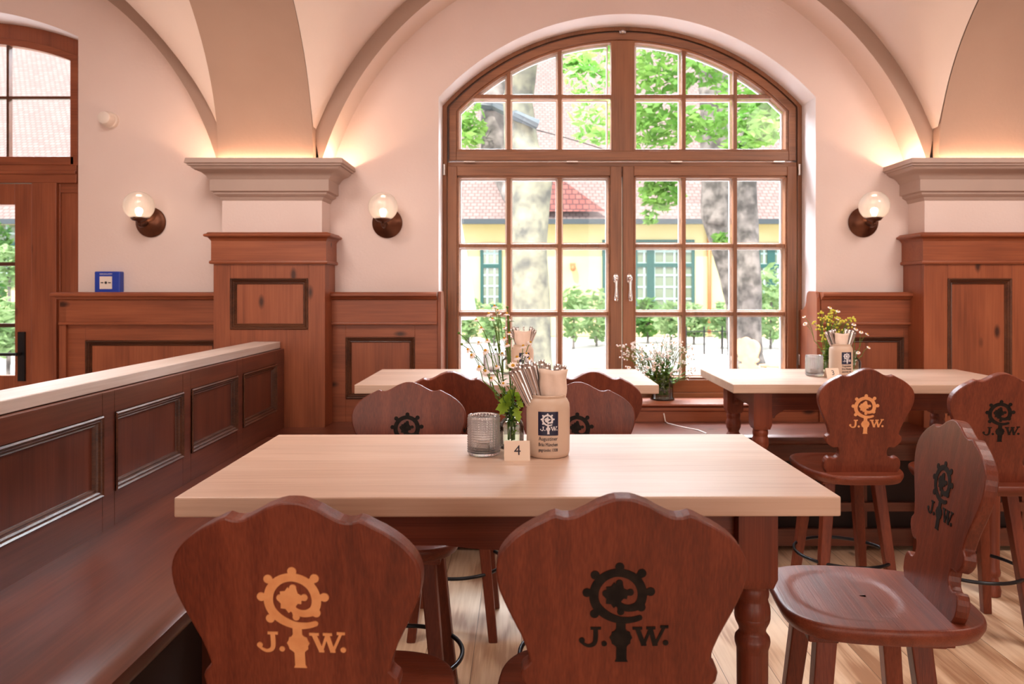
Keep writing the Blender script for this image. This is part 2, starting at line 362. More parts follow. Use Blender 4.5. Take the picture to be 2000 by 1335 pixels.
# facade above the openings, outside
fm = MB()
for a, b in zip(xs[:-1], xs[1:]):
    mid = (a + b) / 2; o_ = [q for q in op if abs(mid - q[0]) < q[1]]
    if o_:
        cx, hw, r, zc, zb = o_[0]; top = lambda x: zc + math.sqrt(max(0, r * r - (x - cx) ** 2))
        fm.add([(a, 5.155, top(a)), (b, 5.155, top(b)), (b, 5.155, ZT), (a, 5.155, ZT)], [(0, 1, 2, 3)])
tag(fm.build('wall_facade', 'plaster', fix=False), kind='structure')

tag(MB().box(XL - .1, XL, YR, 5.16, 0, ZT).build('wall_left', 'plaster'), kind='structure')
tag(MB().box(XR, XR + .1, YR, 5.16, 0, ZT).build('wall_right', 'plaster'), kind='structure')
tag(MB().box(XL, XR, YR - .1, YR, 0, ZT).build('wall_front', 'plaster'), kind='structure')
tag(MB().box(XL, XR, YR, 5.16, -0.05, 0).build('floor', 'floor'), kind='structure')
tag(MB().box(XL - .1, XR + .1, YR - .1, 5.2, ZT, ZT + .1).build('roof_slab', 'plaster'), kind='structure')

# vaulted ceiling: bay cells, transverse arches springing from the pilasters, wall arches
ys = [YR, -2, 0, 1.5, 2.3, 2.75] + [2.75 + 1.6 * math.sin(math.pi / 2 * i / 26) for i in range(1, 27)] + [4.38, YP]
cell = MB()
for c in CB:
    us = [-1.78 + 3.56 * i / 60 for i in range(61)]
    vs = [(c + u, y, smax(zA(u), zB(y) + 0.003)) for y in ys for u in us]
    fs = [(j * 61 + i, j * 61 + i + 1, (j + 1) * 61 + i + 1, (j + 1) * 61 + i) for j in range(len(ys) - 1) for i in range(60)]
    cell.add([(max(XL, min(XR, x)), y, z) for x, y, z in vs], fs)
tag(cell.build('ceiling', 'vault', smooth='all', fix=False), kind='structure')
band = MB()
for p in PX:
    for side in (0, -1, 1):
        if side == 0:
            vs = [(p + s_, y, zB(y)) for y in ys for s_ in (-.27, .27)]
        else:
            vs = [(p + .27 * side, y, zB(y) + d) for y in ys for d in (0, .4)]
        band.add([(max(XL, min(XR, x)), y, z) for x, y, z in vs], [(2 * j, 2 * j + 1, 2 * j + 3, 2 * j + 2) for j in range(len(ys) - 1)])
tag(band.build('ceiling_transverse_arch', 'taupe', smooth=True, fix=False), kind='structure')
arch = MB()
for c in CB:
    a1 = math.asin(1.757 / 1.82); a2 = math.asin(1.79 / 1.91); n = 60
    I = [(c + 1.82 * math.sin(-a1 + 2 * a1 * i / n), 1.68 + 1.82 * math.cos(-a1 + 2 * a1 * i / n)) for i in range(n + 1)]
    O = [(c + 1.91 * math.sin(-a2 + 2 * a2 * i / n), 1.68 + 1.91 * math.cos(-a2 + 2 * a2 * i / n)) for i in range(n + 1)]
    k = n + 1
    vs = [(x, YP, z) for x, z in I] + [(x, YP, z) for x, z in O] + [(x, YW, z) for x, z in I]
    fs = [(i, i + 1, k + i + 1, k + i) for i in range(n)] + [(i, i + 1, 2 * k + i + 1, 2 * k + i) for i in range(n)]
    arch.add([(max(XL, min(XR, x)), y, z) for x, y, z in vs], fs)
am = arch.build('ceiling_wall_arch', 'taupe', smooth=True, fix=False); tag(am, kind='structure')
am.data.materials.append(M['vault'])
for p in am.data.polygons:
    if abs(p.normal.y) < 0.5: p.material_index = 1

# ---------------------------------------------------------------- panelling in local coordinates (u along, v up, w outward)
def frameT(origin, U, W):
    U = Vector(U); W = Vector(W); V = Vector((0, 0, 1)); m = Matrix(((U.x, V.x, W.x, origin[0]), (U.y, V.y, W.y, origin[1]), (U.z, V.z, W.z, origin[2]), (0, 0, 0, 1)))
    return m
def panelling(parent, T, u0, u1, v0, v1, holes, mats, depth=0.03):
    """A stile-and-rail frame with openings; each opening gets a dark moulding and a recessed panel as parts."""
    fr = MB(); us = sorted({u0, u1} | {h[0] for h in holes} | {h[1] for h in holes})
    for a, b in zip(us[:-1], us[1:]):
        hs = sorted([h for h in holes if h[0] <= a + 1e-6 and h[1] >= b - 1e-6], key=lambda h: h[2]); z = v0
        for h in hs:
            if h[2] > z: fr.box(a, b, z, h[2], 0, depth, T)
            z = h[3]
        if v1 > z: fr.box(a, b, z, v1, 0, depth, T)
    fr.build('panel_frame', mats[0], parent, bevel=0.0015)
    for (a, b, c, d) in holes:
        mo = MB(); q = [(0, depth + .005), (.005, depth + .009), (.010, depth + .005), (.013, depth), (.016, depth + .003), (.021, depth - .002), (.024, depth - .008), (.028, depth - .006), (.032, depth - .012), (.035, .010)]
        for i in range(len(q) - 1):
            (o1, w1), (o2, w2) = q[i], q[i + 1]
            r1 = [(a + o1, c + o1, w1), (b - o1, c + o1, w1), (b - o1, d - o1, w1), (a + o1, d - o1, w1)]
            r2 = [(a + o2, c + o2, w2), (b - o2, c + o2, w2), (b - o2, d - o2, w2), (a + o2, d - o2, w2)]
            mo.add(r1 + r2, [(k, (k + 1) % 4, 4 + (k + 1) % 4, 4 + k) for k in range(4)], T)
        mo.build('moulding', 'mould', parent, fix=False)
        pn = MB()
        pn.box(a + .02, b - .02, c + .02, d - .02, 0, .0135, T)
        pn.build('panel', mats[1], parent)

CAPP = [(0.0, 0.0), (.004, .0), (.012, .006), (.016, .014), (.030, .018), (.036, .024), (.036, .036), (.028, .042), (.0, .046)]   # out, up
def cap_run(parent, T, u0, u1, v, name='cap_moulding', mat='panel_x', end0=True):
    mb = MB(); n = len(CAPP)
    vs = [(u0 - (o if end0 else 0), v + z, o) for o, z in CAPP] + [(u1, v + z, o) for o, z in CAPP]
    fs = [(i, i + 1, n + i + 1, n + i) for i in range(n - 1)]
    mb.add(vs, fs, T)
    mb.add([(u0 - (o if end0 else 0), v + z, -.05) for o, z in CAPP] + [(u0 - (o if end0 else 0), v + z, o) for o, z in CAPP], fs, T)
    mb.add([(u0 - (.036 if end0 else 0), v + .046, -.05), (u1, v + .046, -.05), (u1, v + .046, .0), (u0, v + .046, .0)], [(0, 1, 2, 3)], T)
    mb.build(name, mat, parent, smooth=True, fix=False)

def wainscot(name, x0, x1, holes, end0=False):
    t = struct(name); T = frameT((0, YW - .035, 0), (1, 0, 0), (0, -1, 0))
    panelling(t, T, x0, x1, 0.0, 1.235, holes, ('panel_x', 'panel_z'), depth=0.028)
    MB().box(x0 - (.02 if end0 else 0), x1, 1.235, 1.385, 0, .05, T).box(x0 - (.02 if end0 else 0) , x1, 1.235, 1.250, .05, .062, T).build('frieze', 'panel_x', t, bevel=0.004)
    T2 = frameT((0, YW - .085, 0), (1, 0, 0), (0, -1, 0))
    cap_run(t, T2, x0 - (.02 if end0 else 0), x1, 1.385, end0=end0)
    if end0: MB().box(x0 - .02, x0 + .02, YW - .085, YG - .02, 0, 1.385).build('end_board', 'panel_z', t)
    return t
wainscot('trim_1', -2.745, -1.72, [(-2.62, -1.83, .55, 1.14)], end0=True)
wainscot('trim_2', -1.20, WX - WHW, [(-1.055, -.64, .79, 1.16)])
wainscot('trim_3', WX + WHW, 2.42, [(1.95, 2.30, .79, 1.16)])
wainscot('trim_4', 2.88, 5.5, [(3.1, 4.0, .79, 1.16), (4.15, 5.05, .79, 1.16)])
wainscot('trim_5', -5.5, -4.35, [(-5.4, -4.5, .55, 1.14)])

def uloft(mb, cx, hw, yf, prof, yw=YW, top=True):
    n = len(prof); vs = []
    for o, z in prof: vs += [(cx - hw - o, yw, z), (cx - hw - o, yf - o, z), (cx + hw + o, yf - o, z), (cx + hw + o, yw, z)]
    fs = [(4 * i + k, 4 * i + k + 1, 4 * i + k + 5, 4 * i + k + 4) for i in range(n - 1) for k in range(3)]
    fs.append((0, 1, 2, 3)); e = 4 * (n - 1); fs.append((e, e + 1, e + 2, e + 3))
    return mb.add(vs, fs)

def led(parent, c):
    m = MB()
    m.box(c - .28, c + .28, 4.328, 4.342, 2.152, 2.160)
    m.box(c - .375, c - .355, 4.34, 4.60, 2.152, 2.160).box(c + .355, c + .375, 4.34, 4.60, 2.152, 2.160)
    m.build('light_strip', 'led', parent)
def pilaster(name, c, holes):
    t = struct(name)
    # wooden casing
    T = frameT((0, YP + .03, 0), (1, 0, 0), (0, -1, 0)); hw = .322
    panelling(t, T, c - hw, c + hw, 0, 1.60, [(c + a, c + b, v0, v1) for a, b, v0, v1 in holes], ('panel_z', 'panel_z'), depth=0.03)
    MB().box(c - hw, c - hw + .02, YP + .03, YW, 0, 1.60).box(c + hw - .02, c + hw, YP + .03, YW, 0, 1.60).build('side_board', 'panel_z', t)
    m = MB(); uloft(m, c, hw, YP, [(0, 1.592), (.016, 1.594), (.020, 1.602), (.016, 1.612), (.010, 1.614), (.010, 1.735)]); m.build('frieze', 'panel_x', t, smooth=True, fix=False)
    m = MB(); uloft(m, c, hw, YP, [(.010, 1.725), (.016, 1.735), (.024, 1.745), (.040, 1.750), (.044, 1.757), (.040, 1.764), (.030, 1.768), (.024, 1.775), (.0, 1.777)]); m.build('cap_moulding', 'panel_x', t, smooth=True, fix=False)
    # plaster shaft and capital
    MB().box(c - .292, c + .292, 4.46, YW, 1.765, 2.19).build('plaster_shaft', 'plaster', t)
    prof = [(.0, 1.965), (.006, 1.970), (.012, 1.985), (.030, 1.995), (.036, 2.000), (.036, 2.010), (.052, 2.016), (.052, 2.082), (.060, 2.088), (.066, 2.100), (.086, 2.118), (.112, 2.128), (.128, 2.140), (.134, 2.156), (.140, 2.158), (.156, 2.162), (.156, 2.190)]
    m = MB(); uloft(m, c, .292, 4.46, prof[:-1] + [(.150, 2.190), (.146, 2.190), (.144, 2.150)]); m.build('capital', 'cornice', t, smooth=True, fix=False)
    led(t, c)
    return t
pilaster('trim_6', PX[1], [(-.225, .225, 1.215, 1.51)])
pilaster('trim_7', PX[2], [(-.185, .185, .72, 1.51)])
# wall corners at either end
tag(MB().box(XL, XL + .2, YP, YW, 0, 2.3).build('wall_pier', 'plaster'), kind='structure')

# ---------------------------------------------------------------- arched window
win = struct('window_1')
def aband(mb, A, B, y0, y1):
    n = len(A); vs = [(x, y0, z) for x, z in A] + [(x, y0, z) for x, z in B] + [(x, y1, z) for x, z in A] + [(x, y1, z) for x, z in B]
    fs = []
    for i in range(n - 1):
        fs += [(i, i + 1, n + i + 1, n + i), (2 * n + i, 2 * n + i + 1, 3 * n + i + 1, 3 * n + i), (i, i + 1, 2 * n + i + 1, 2 * n + i), (n + i, n + i + 1, 3 * n + i + 1, 3 * n + i)]
    for i in (0, n - 1): fs.append((i, n + i, 3 * n + i, 2 * n + i))
    return mb.add(vs, fs)
AP = lambda r, hw, zb: arch_pts(WX, hw, r, WZC, zb, 48)
aband(MB(), AP(WR, WHW, .76), AP(1.532, 1.120, .76), 4.875, 4.96).build('outer_frame', 'win_z', win, bevel=.004)
aband(MB(), AP(1.531, 1.119, 2.17), AP(1.519, 1.107, 2.17), 4.89, 4.96).build('outer_frame_rebate', 'mould', win)
TR = MB().box(WX - 1.12, WX + 1.12, 4.885, 4.96, 2.170, 2.262); TR.build('transom', 'win_x', win, bevel=.006)
fan = struct('fanlight') if False else None
f = MB(); aband(f, AP(1.517, 1.105, 2.268), AP(1.470, 1.060, 2.268), 4.862, 4.93); f.box(WX - 1.06, WX + 1.06, 4.862, 4.93, 2.268, 2.330)
fl = f.build('fanlight_frame', 'win_x', win, bevel=.004)
aband(MB(), AP(1.470, 1.060, 2.33), AP(1.456, 1.043, 2.33), 4.872, 4.93).box(WX - 1.05, WX + 1.05, 4.872, 4.93, 2.33, 2.343).build('glazing_bead', 'win_x', fl, bevel=.003)
MB().box(.573, .724, 4.866, 4.93, 2.30, 3.035).build('mullion', 'win_z', fl, bevel=.004)
def topz(x, r=1.456): return WZC + math.sqrt(max(0, r * r - (x - WX) ** 2))
g = MB(); XM = (-.080, .246, 1.040, 1.368); bw = .013
for x in XM: g.box(x - bw, x + bw, 4.876, 4.925, 2.34, topz(x) + .01)
for a, b in ((-.33, .575), (.722, 1.62)): g.box(a, b, 4.879, 4.922, 2.681 - bw, 2.681 + bw)
g.build('glazing_bars', 'win_z', fl, bevel=.004)
def cells(xs_, zs): return [(xs_[i], xs_[i + 1], zs[j], zs[j + 1]) for i in range(len(xs_) - 1) for j in range(len(zs) - 1)]
sp = MB(); sw = .010
def spacer_poly(P):
    c = Vector((sum(p[0] for p in P) / len(P), sum(p[1] for p in P) / len(P))); n = len(P)
    # inset polygon
    Q = []
    for i in range(n):
        p0, p1, p2 = Vector(P[i - 1]), Vector(P[i]), Vector(P[(i + 1) % n]); e1 = (p1 - p0).normalized(); e2 = (p2 - p1).normalized()
        n1 = Vector((-e1.y, e1.x)); n2 = Vector((-e2.y, e2.x)); bis = (n1 + n2)
        bis = bis / max(0.3, bis.length_squared) * 2 if bis.length > .01 else n1
        Q.append(p1 + bis * sw)
    for y in (4.905, 4.945):
        pass
    vs = [(x, 4.930, z) for x, z in P] + [(q.x, 4.930, q.y) for q in Q] + [(x, 4.950, z) for x, z in P] + [(q.x, 4.950, q.y) for q in Q]
    fs = []
    for i in range(n):
        j = (i + 1) % n; fs += [(i, j, n + j, n + i), (n + i, n + j, 3 * n + j, 3 * n + i)]
    sp.add(vs, fs)
for a, b in ((-.398, -.080 - bw), (-.080 + bw, .246 - bw), (.246 + bw, .560), (.733, 1.040 - bw), (1.040 + bw, 1.368 - bw), (1.368 + bw, 1.690)):
    for j in (0, 1):
        z0 = 2.343 if j == 0 else 2.681 + bw; z1 = 2.681 - bw
        if j == 0:
            P = [(a, z0), (b, z0)] + ([(b, z1)] if topz(b) > z1 else [(b, topz(b))]) + ([(WX + math.sqrt(1.456 ** 2 - (z1 - WZC) ** 2), z1)] if topz(b) < z1 else []) + ([(WX - math.sqrt(1.456 ** 2 - (z1 - WZC) ** 2), z1)] if topz(a) < z1 else []) + ([(a, z1)] if topz(a) > z1 else [(a, topz(a))])
        else:
            aa, bb = a, b
            if topz(a) < z0 + .01: aa = WX - math.sqrt(1.456 ** 2 - (z0 - WZC) ** 2)
            if topz(b) < z0 + .01: bb = WX + math.sqrt(1.456 ** 2 - (z0 - WZC) ** 2)
            N_ = 6; P = [(aa, z0), (bb, z0)] + [(bb + (aa - bb) * i / N_, topz(bb + (aa - bb) * i / N_)) for i in range(N_ + 1) if topz(bb + (aa - bb) * i / N_) > z0 + .004]
        spacer_poly(P)
sp.build('pale_spacer', 'spacer', fl, fix=False)
P = arch_pts(WX, 1.045, 1.457, WZC, 2.34, 30)
MB().prism(P, 4.934, 4.940).build('pane', 'glass', fl)
for side, (x0, x1, gx0, gx1) in enumerate(((-.470, .640, -.398, .556), (.648, 1.757, .731, 1.685))):
    T = None
    m = MB(); m.box(x0, gx0 - .012, 4.862, 4.93, .79, 2.232); m.box(gx1 + .012, x1, 4.862, 4.93, .79, 2.232)
    cs = m.build('casement', 'win_z', win, bevel=.004)
    m = MB(); m.box(gx0 - .012, gx1 + .012, 4.862, 4.93, 2.172, 2.232).box(gx0 - .012, gx1 + .012, 4.862, 4.93, .79, .872); m.build('casement_rail', 'win_x', cs, bevel=.004)
    m = MB()
    for a, b, c, d in ((gx0 - .012, gx1 + .012, 2.158, 2.172), (gx0 - .012, gx1 + .012, .872, .887), (gx0 - .012, gx0, .872, 2.172), (gx1, gx1 + .012, .872, 2.172)): m.box(a, b, 4.872, 4.93, c, d)
    m.build('glazing_bead', 'win_x', cs, bevel=.003)
    bx = XM[:2] if side == 0 else XM[2:]
    m = MB()
    for x in bx: m.box(x - bw, x + bw, 4.876, 4.925, .88, 2.165)
    for z in (1.726, 1.292): m.box(gx0, gx1, 4.879, 4.922, z - bw, z + bw)
    m.build('glazing_bars', 'win_z', cs, bevel=.004)
    sp = MB(); ex = [gx0, bx[0] - bw, bx[0] + bw, bx[1] - bw, bx[1] + bw, gx1]; ez = [.887, 1.292 - bw, 1.292 + bw, 1.726 - bw, 1.726 + bw, 2.158]
    for i in (0, 2, 4):
        for j in (0, 2, 4): spacer_poly([(ex[i], ez[j]), (ex[i + 1], ez[j]), (ex[i + 1], ez[j + 1]), (ex[i], ez[j + 1])])
    sp.build('pale_spacer', 'spacer', cs, fix=False)
    MB().box(gx0 - .005, gx1 + .005, 4.934, 4.940, .88, 2.165).build('pane', 'glass', cs)
    hx = .603 if side == 0 else .690
    m = MB(); Tm = Matrix.Translation((hx, 4.862, 1.515)) @ Matrix.Rotation(R(90), 4, 'X') @ Matrix.Diagonal((.75, 1.25, 1, 1))
    m.lathe([(.026, 0), (.026, .004), (.020, .008), (.012, .010), (.010, .030)], 20, Tm)
    m.sphere((hx, 4.828, 1.515), .014)
    m.lathe([(.006, 0), (.009, -.02), (.0075, -.05), (.011, -.10), (.014, -.118), (.010, -.126), (.013, -.132), (.008, -.140)], 14, Matrix.Translation((hx, 4.826, 1.512)))
    m.build('handle', 'nickel', win, smooth=True)
for x in (-.33, .325, .99, 1.645): MB().tube([(x - .035, 4.872, 2.262), (x + .035, 4.872, 2.262)], .009, 10).build('hinge', 'nickel', win, smooth=True)
for x, z in ((-.492, 2.21), (1.775, 2.21), (-.492, 1.0), (1.775, 1.0)): MB().tube([(x, 4.868, z - .035), (x, 4.868, z + .035)], .009, 10).build('hinge', 'nickel', win, smooth=True)
m = MB(); m.box(.625, .665, 4.85, 4.862, 3.075, 3.09); m.sphere((.645, 4.85, 3.083), .014); m.build('latch', 'steel', win, smooth=True)
MB().box(WX - 1.149, WX + 1.149, 4.86, 4.97, .74, .79).build('bottom_rail', 'win_x', win, bevel=.004)
# sill board and the boards beneath it
m = MB(); m.prism([(4.975, .735), (4.60, .735), (4.585, .742), (4.580, .750), (4.585, .758), (4.60, .762), (4.975, .762)], WX - WHW, WX + WHW, 'x'); m.build('window_sill', 'panel_x', win, smooth=True)
m = MB(); m.box(WX - WHW, WX + WHW, 4.60, 4.65, .55, .735); m.box(WX - WHW, WX + WHW, 4.592, 4.60, .715, .735); m.build('apron_board', 'panel_x', win, bevel=.003)
for nm, xa, xb in (('a', WX - WHW, WX - WHW + .022), ('b', WX + WHW - .022, WX + WHW)):
    prof = [(4.575, .76), (4.575, 1.395), (4.583, 1.415), (4.592, 1.432), (4.62, 1.436), (4.71, 1.436), (4.735, 1.425), (4.748, 1.40), (4.752, 1.37), (4.765, 1.345), (4.80, 1.325), (4.86, 1.315), (4.86, .76)]
    MB().prism(prof, xa, xb, 'x').build('niche_cheek', 'panel_z', win, bevel=.003)

# ---------------------------------------------------------------- glazed door on the left
door = struct('door_1')
DP = lambda r, hw, zb: arch_pts(DX, hw, r, DZC, zb, 30)
x1 = DX + DHW + .0
m = MB(); aband(m, arch_pts(DX, DHW, 1.93, DZC, 0, 30), arch_pts(DX, .655, 1.80, 1.26, 0, 30), 4.90, 4.98); m.build('outer_frame', 'panel_z', door, bevel=.003)
m = MB(); aband(m, arch_pts(DX, .665, 1.81, 1.26, 2.24, 30), arch_pts(DX, .617, 1.765, 1.26, 2.24, 30), 4.885, 4.95); m.box(DX - .64, DX + .64, 4.885, 4.95, 2.245, 2.298)
tl = m.build('transom_light_frame', 'panel_x', door, bevel=.003)
m = MB()
for x in (DX - .211, DX + .211): m.box(x - .008, x + .008, 4.895, 4.93, 2.29, 3.02)
m.box(DX - .62, DX + .62, 4.897, 4.928, 2.668, 2.686); m.build('glazing_bars', 'mould', tl)
MB().prism(arch_pts(DX, .63, 1.775, 1.26, 2.25, 24), 4.935, 4.941).build('pane', 'glass', tl)
m = MB(); m.box(DX - .655, DX + .655, 4.89, 4.98, 2.13, 2.245).box(DX - .655, DX + .655, 4.878, 4.89, 2.185, 2.205); m.build('transom_rail', 'panel_x', door, bevel=.003)
m = MB(); m.box(-3.135, -2.978, 4.885, 4.97, 0, 2.13); m.box(DX - .53, DX - .40, 4.885, 4.97, 0, 2.13); m.box(-2.978, -2.966, 4.91, 4.97, 0, 2.13); m.build('post', 'panel_z', door, bevel=.003)
MB().box(-2.966, -2.84, 4.925, 4.97, 0, 2.13).build('side_panel', 'panel_z', door); MB().box(-2.966, -2.84, 4.915, 4.925, 2.07, 2.13).build('side_rail', 'panel_x', door)
MB().box(DX - .70, DX - .53, 4.925, 4.97, 0, 2.13).build('side_panel', 'panel_z', door)
m = MB(); m.box(-3.250, -3.140, 4.895, 4.945, 0.0, 2.125); m.box(-3.90, -3.80, 4.895, 4.945, 0.0, 2.125); m.box(-3.80, -3.25, 4.895, 4.945, 1.99, 2.125); m.box(-3.80, -3.25, 4.895, 4.945, 0.0, .895)
lf = m.build('door_leaf', 'panel_z', door, bevel=.003)
m = MB()
for z in (1.610, 1.216): m.box(-3.80, -3.25, 4.90, 4.94, z - .012, z + .012)
m.build('glazing_bars', 'mould', lf)
MB().box(-3.80, -3.25, 4.918, 4.924, .89, 2.0).build('pane', 'glass', lf)
m = MB(); m.box(-3.222, -3.178, 4.880, 4.895, .86, 1.175); m.tube([(-3.20, 4.885, 1.035), (-3.20, 4.835, 1.035)], .011, 10); m.tube([(-3.20, 4.838, 1.035), (-3.22, 4.832, 1.035), (-3.34, 4.832, 1.035)], .010, 10); m.build('handle', 'black_metal', lf, smooth=True)

# ---------------------------------------------------------------- benches
XB = -1.37
part = thing('bench_partition', 'dark panelled bench back with a pale maple capping board left of the table', 'partition')
T = frameT((XB - .03, 0, 0), (0, 1, 0), (1, 0, 0))
st = [.16, .752, 1.342, 1.94, 2.533, 3.126, 3.715, 4.30]; hw = .0375
panelling(part, T, -.2, 4.405, .0, 1.105, [(a + hw, b - hw, .765, 1.03) for a, b in zip(st[:-1], st[1:])], ('bench_y', 'bench_z'), depth=.03)
MB().box(XB - .15, XB - .03, -.2, 4.405, 0, 1.105).build('back_board', 'bench_y', part)
MB().box(XB - .175, XB - .022, -.25, 4.408, 1.107, 1.145).build('capping_board', 'maple_y', part, bevel=.003)
m = MB()
for a in st[1:-1]: m.box(a - hw, a - hw + .0012, .70, 1.10, .0295, .0306, T).box(a + hw - .0012, a + hw, .70, 1.10, .0295, .0306, T)
m.build('stile_joint', 'mould', part)
def nose(d, t=.045):
    """Bench seat section: d = depth; x runs from back (0) to the rounded front."""
    P = [(0, 0), (0, -t)]; P += [(d - .045 + .0, -t)]
    for i in range(9):
        a = -math.pi / 2 + math.pi * .5 * i / 8; P.append((d - .030 + .030 * math.cos(a), -.0 - t + .030 + .030 * math.sin(a)) if t > .03 else (d, -t))
    P += [(d - .004, -.010), (d - .018, -.003), (d - .05, 0)]
    return P
bl = thing('bench', 'long dark brown wooden bench seat running beside the left panelled partition', 'bench')
MB().prism([(XB + x, .65 + z) for x, z in nose(.54, .06)], -.2, 4.12, 'y').build('seat', 'bench_y', bl, smooth=True)
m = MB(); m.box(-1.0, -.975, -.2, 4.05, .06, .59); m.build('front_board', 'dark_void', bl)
for y in (.25, .95, 1.65, 2.35, 3.05, 3.75): MB().box(-1.30, -.90, y - .02, y + .02, .0, .59).build('bearer', 'bench_z', bl)
MB().box(-.975, -.955, -.2, 4.05, .08, .16).build('plinth_rail', 'bench_y', bl)
bw_ = thing('bench', 'long dark wooden bench seat running under the big arched window', 'bench')
MB().prism([(4.612 - x, .65 + z) for x, z in nose(.462, .055)], -1.135, 2.325, 'x').build('seat', 'bench_x', bw_, smooth=True)
for xa, xb in ((2.325, 4.6), (XB, -1.135)): MB().prism([(4.405 - x, .65 + z) for x, z in nose(.255, .055)], xa, xb, 'x').build('seat', 'bench_x', bw_, smooth=True)
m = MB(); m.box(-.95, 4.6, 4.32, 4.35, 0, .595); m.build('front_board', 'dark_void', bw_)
for za, zb in ((.03, .125), (.22, .27), (.50, .595)): MB().box(-.95, 4.6, 4.21, 4.235, za, zb).build('rail', 'bench_x', bw_, bevel=.003)
for x in (-.8, 0.1, 1.0, 1.9, 2.8, 3.7): MB().box(x - .02, x + .02, 4.235, 4.32, 0, .595).build('bearer', 'bench_z', bw_)
cb = MB().tube([(.86, 4.60, .70), (.865, 4.58, .655), (.87, 4.52, .653), (.93, 4.40, .653), (1.0, 4.30, .653), (1.02, 4.20, .653)], .0035, 8).build('cable', 'white_plastic', smooth=True)
tag(cb, 'thin white cable lying on the bench seat under the window', 'cable')

# ---------------------------------------------------------------- the crozier emblem with J. W. (inlaid in chair backs, printed on jugs)
def stroke(P, W):
    L_, R_ = [], []
    for i, p in enumerate(P):
        a = Vector(P[max(0, i - 1)]); b = Vector(P[min(len(P) - 1, i + 1)]); t = (b - a).normalized(); n = Vector((-t.y, t.x)); w_ = W[i] if isinstance(W, (list, tuple)) else W
        L_.append(tuple(Vector(p) + n * w_)); R_.append(tuple(Vector(p) - n * w_))
    return [[L_[i], L_[i + 1], R_[i + 1], R_[i]] for i in range(len(P) - 1)]
def disc(x, y, r, n=14): return [[(x + r * math.cos(2 * math.pi * i / n), y + r * math.sin(2 * math.pi * i / n)) for i in range(n)]]
def smooth_pts(P, W, k=4):
    out, ow = [], []
    for i in range(len(P) - 1):
        p0, p1, p2, p3 = [Vector(P[max(0, min(len(P) - 1, j))]) for j in (i - 1, i, i + 1, i + 2)]
        for s_ in range(k):
            t = s_ / k; q = .5 * ((2 * p1) + (p2 - p0) * t + (2 * p0 - 5 * p1 + 4 * p2 - p3) * t * t + (3 * p1 - p0 - 3 * p2 + p3) * t ** 3)
            out.append((q.x, q.y)); ow.append(W[i] + (W[i + 1] - W[i]) * t)
    out.append(P[-1]); ow.append(W[-1]); return out, ow
def emblem():
    E = []
    P = [(982, 893), (930, 908), (850, 908), (765, 872), (705, 812), (686, 740), (705, 665), (762, 606), (841, 584), (922, 606), (976, 660), (996, 735), (978, 800), (925, 826), (870, 818), (820, 780)]
    W = [18, 20, 24, 28, 29, 30, 30, 28, 27, 28, 29, 30, 30, 24, 22, 20]
    p, w_ = smooth_pts(P, W); E += stroke(p, w_) + disc(982, 893, 18)
    for x, y in ((848, 545), (990, 588), (1048, 713), (990, 820), (692, 600), (642, 720), (692, 866)):
        E += disc(x, y, 29); dx, dy = 841 - x, 742 - y; l = math.hypot(dx, dy); E += stroke([(x, y), (x + dx / l * 45, y + dy / l * 45)], 22)
    for x, y in ((848, 655), (762, 725), (918, 718), (860, 852)): E += disc(x, y, 23) + stroke([(x, y), (835, 740)], 17)
    star = []
    for i in range(18):
        a = 2 * math.pi * i / 18; r = 66 if i % 2 == 0 else 84
        star.append((828 + r * math.cos(a), 738 + (r * 1.05) * math.sin(a)))
    notch = [q for q in star if not (q[0] > 850 and q[1] > 745)]
    E.append(notch[:] if len(notch) > 3 else star)
    E += stroke([(828, 738), (900, 745)], 18)
    E.append([(832, 925), (832, 970), (822, 985), (806, 993), (802, 1012), (790, 1030), (800, 1050), (806, 1072), (826, 1086), (836, 1096), (836, 1180), (828, 1200), (912, 1200), (903, 1180), (903, 1096), (908, 1084), (926, 1070), (926, 1050), (937, 1030), (926, 1010), (922, 992), (902, 984), (892, 970), (892, 925)])
    p, w_ = smooth_pts([(700, 966), (701, 1040), (690, 1075), (655, 1088), (620, 1070), (612, 1050)], [15, 15, 14, 10, 8, 14]); E += stroke(p, w_) + disc(613, 1050, 19) + stroke([(668, 966), (735, 966)], 9) + disc(757, 1073, 18)
    E += stroke([(968, 966), (1012, 1080)], 15) + stroke([(1012, 1084), (1052, 966)], 9) + stroke([(1052, 966), (1084, 1080)], 15) + stroke([(1084, 1084), (1142, 958)], 9)
    E += stroke([(938, 966), (1000, 966)], 9) + stroke([(1026, 964), (1085, 964)], 9) + stroke([(1116, 956), (1168, 956)], 9) + stroke([(996, 1080), (1030, 1080)], 7) + stroke([(1068, 1080), (1102, 1080)], 7) + disc(1153, 1067, 18)
    return E
EMB = [[((x - 862) / 1000, -(y - 860) / 1000) for x, y in q] for q in emblem()]       # centred, .68 tall
def emblem_mb(mb, size, T, t=.0012):
    """size = height; drawn in local x / z, thickness along y."""
    k = size / .68
    for i, q in enumerate(EMB): mb.prism([(x * k, z * k) for x, z in q], -t * (1 + .004 * i), t * (1 + .004 * i), 'y', T)
    return mb

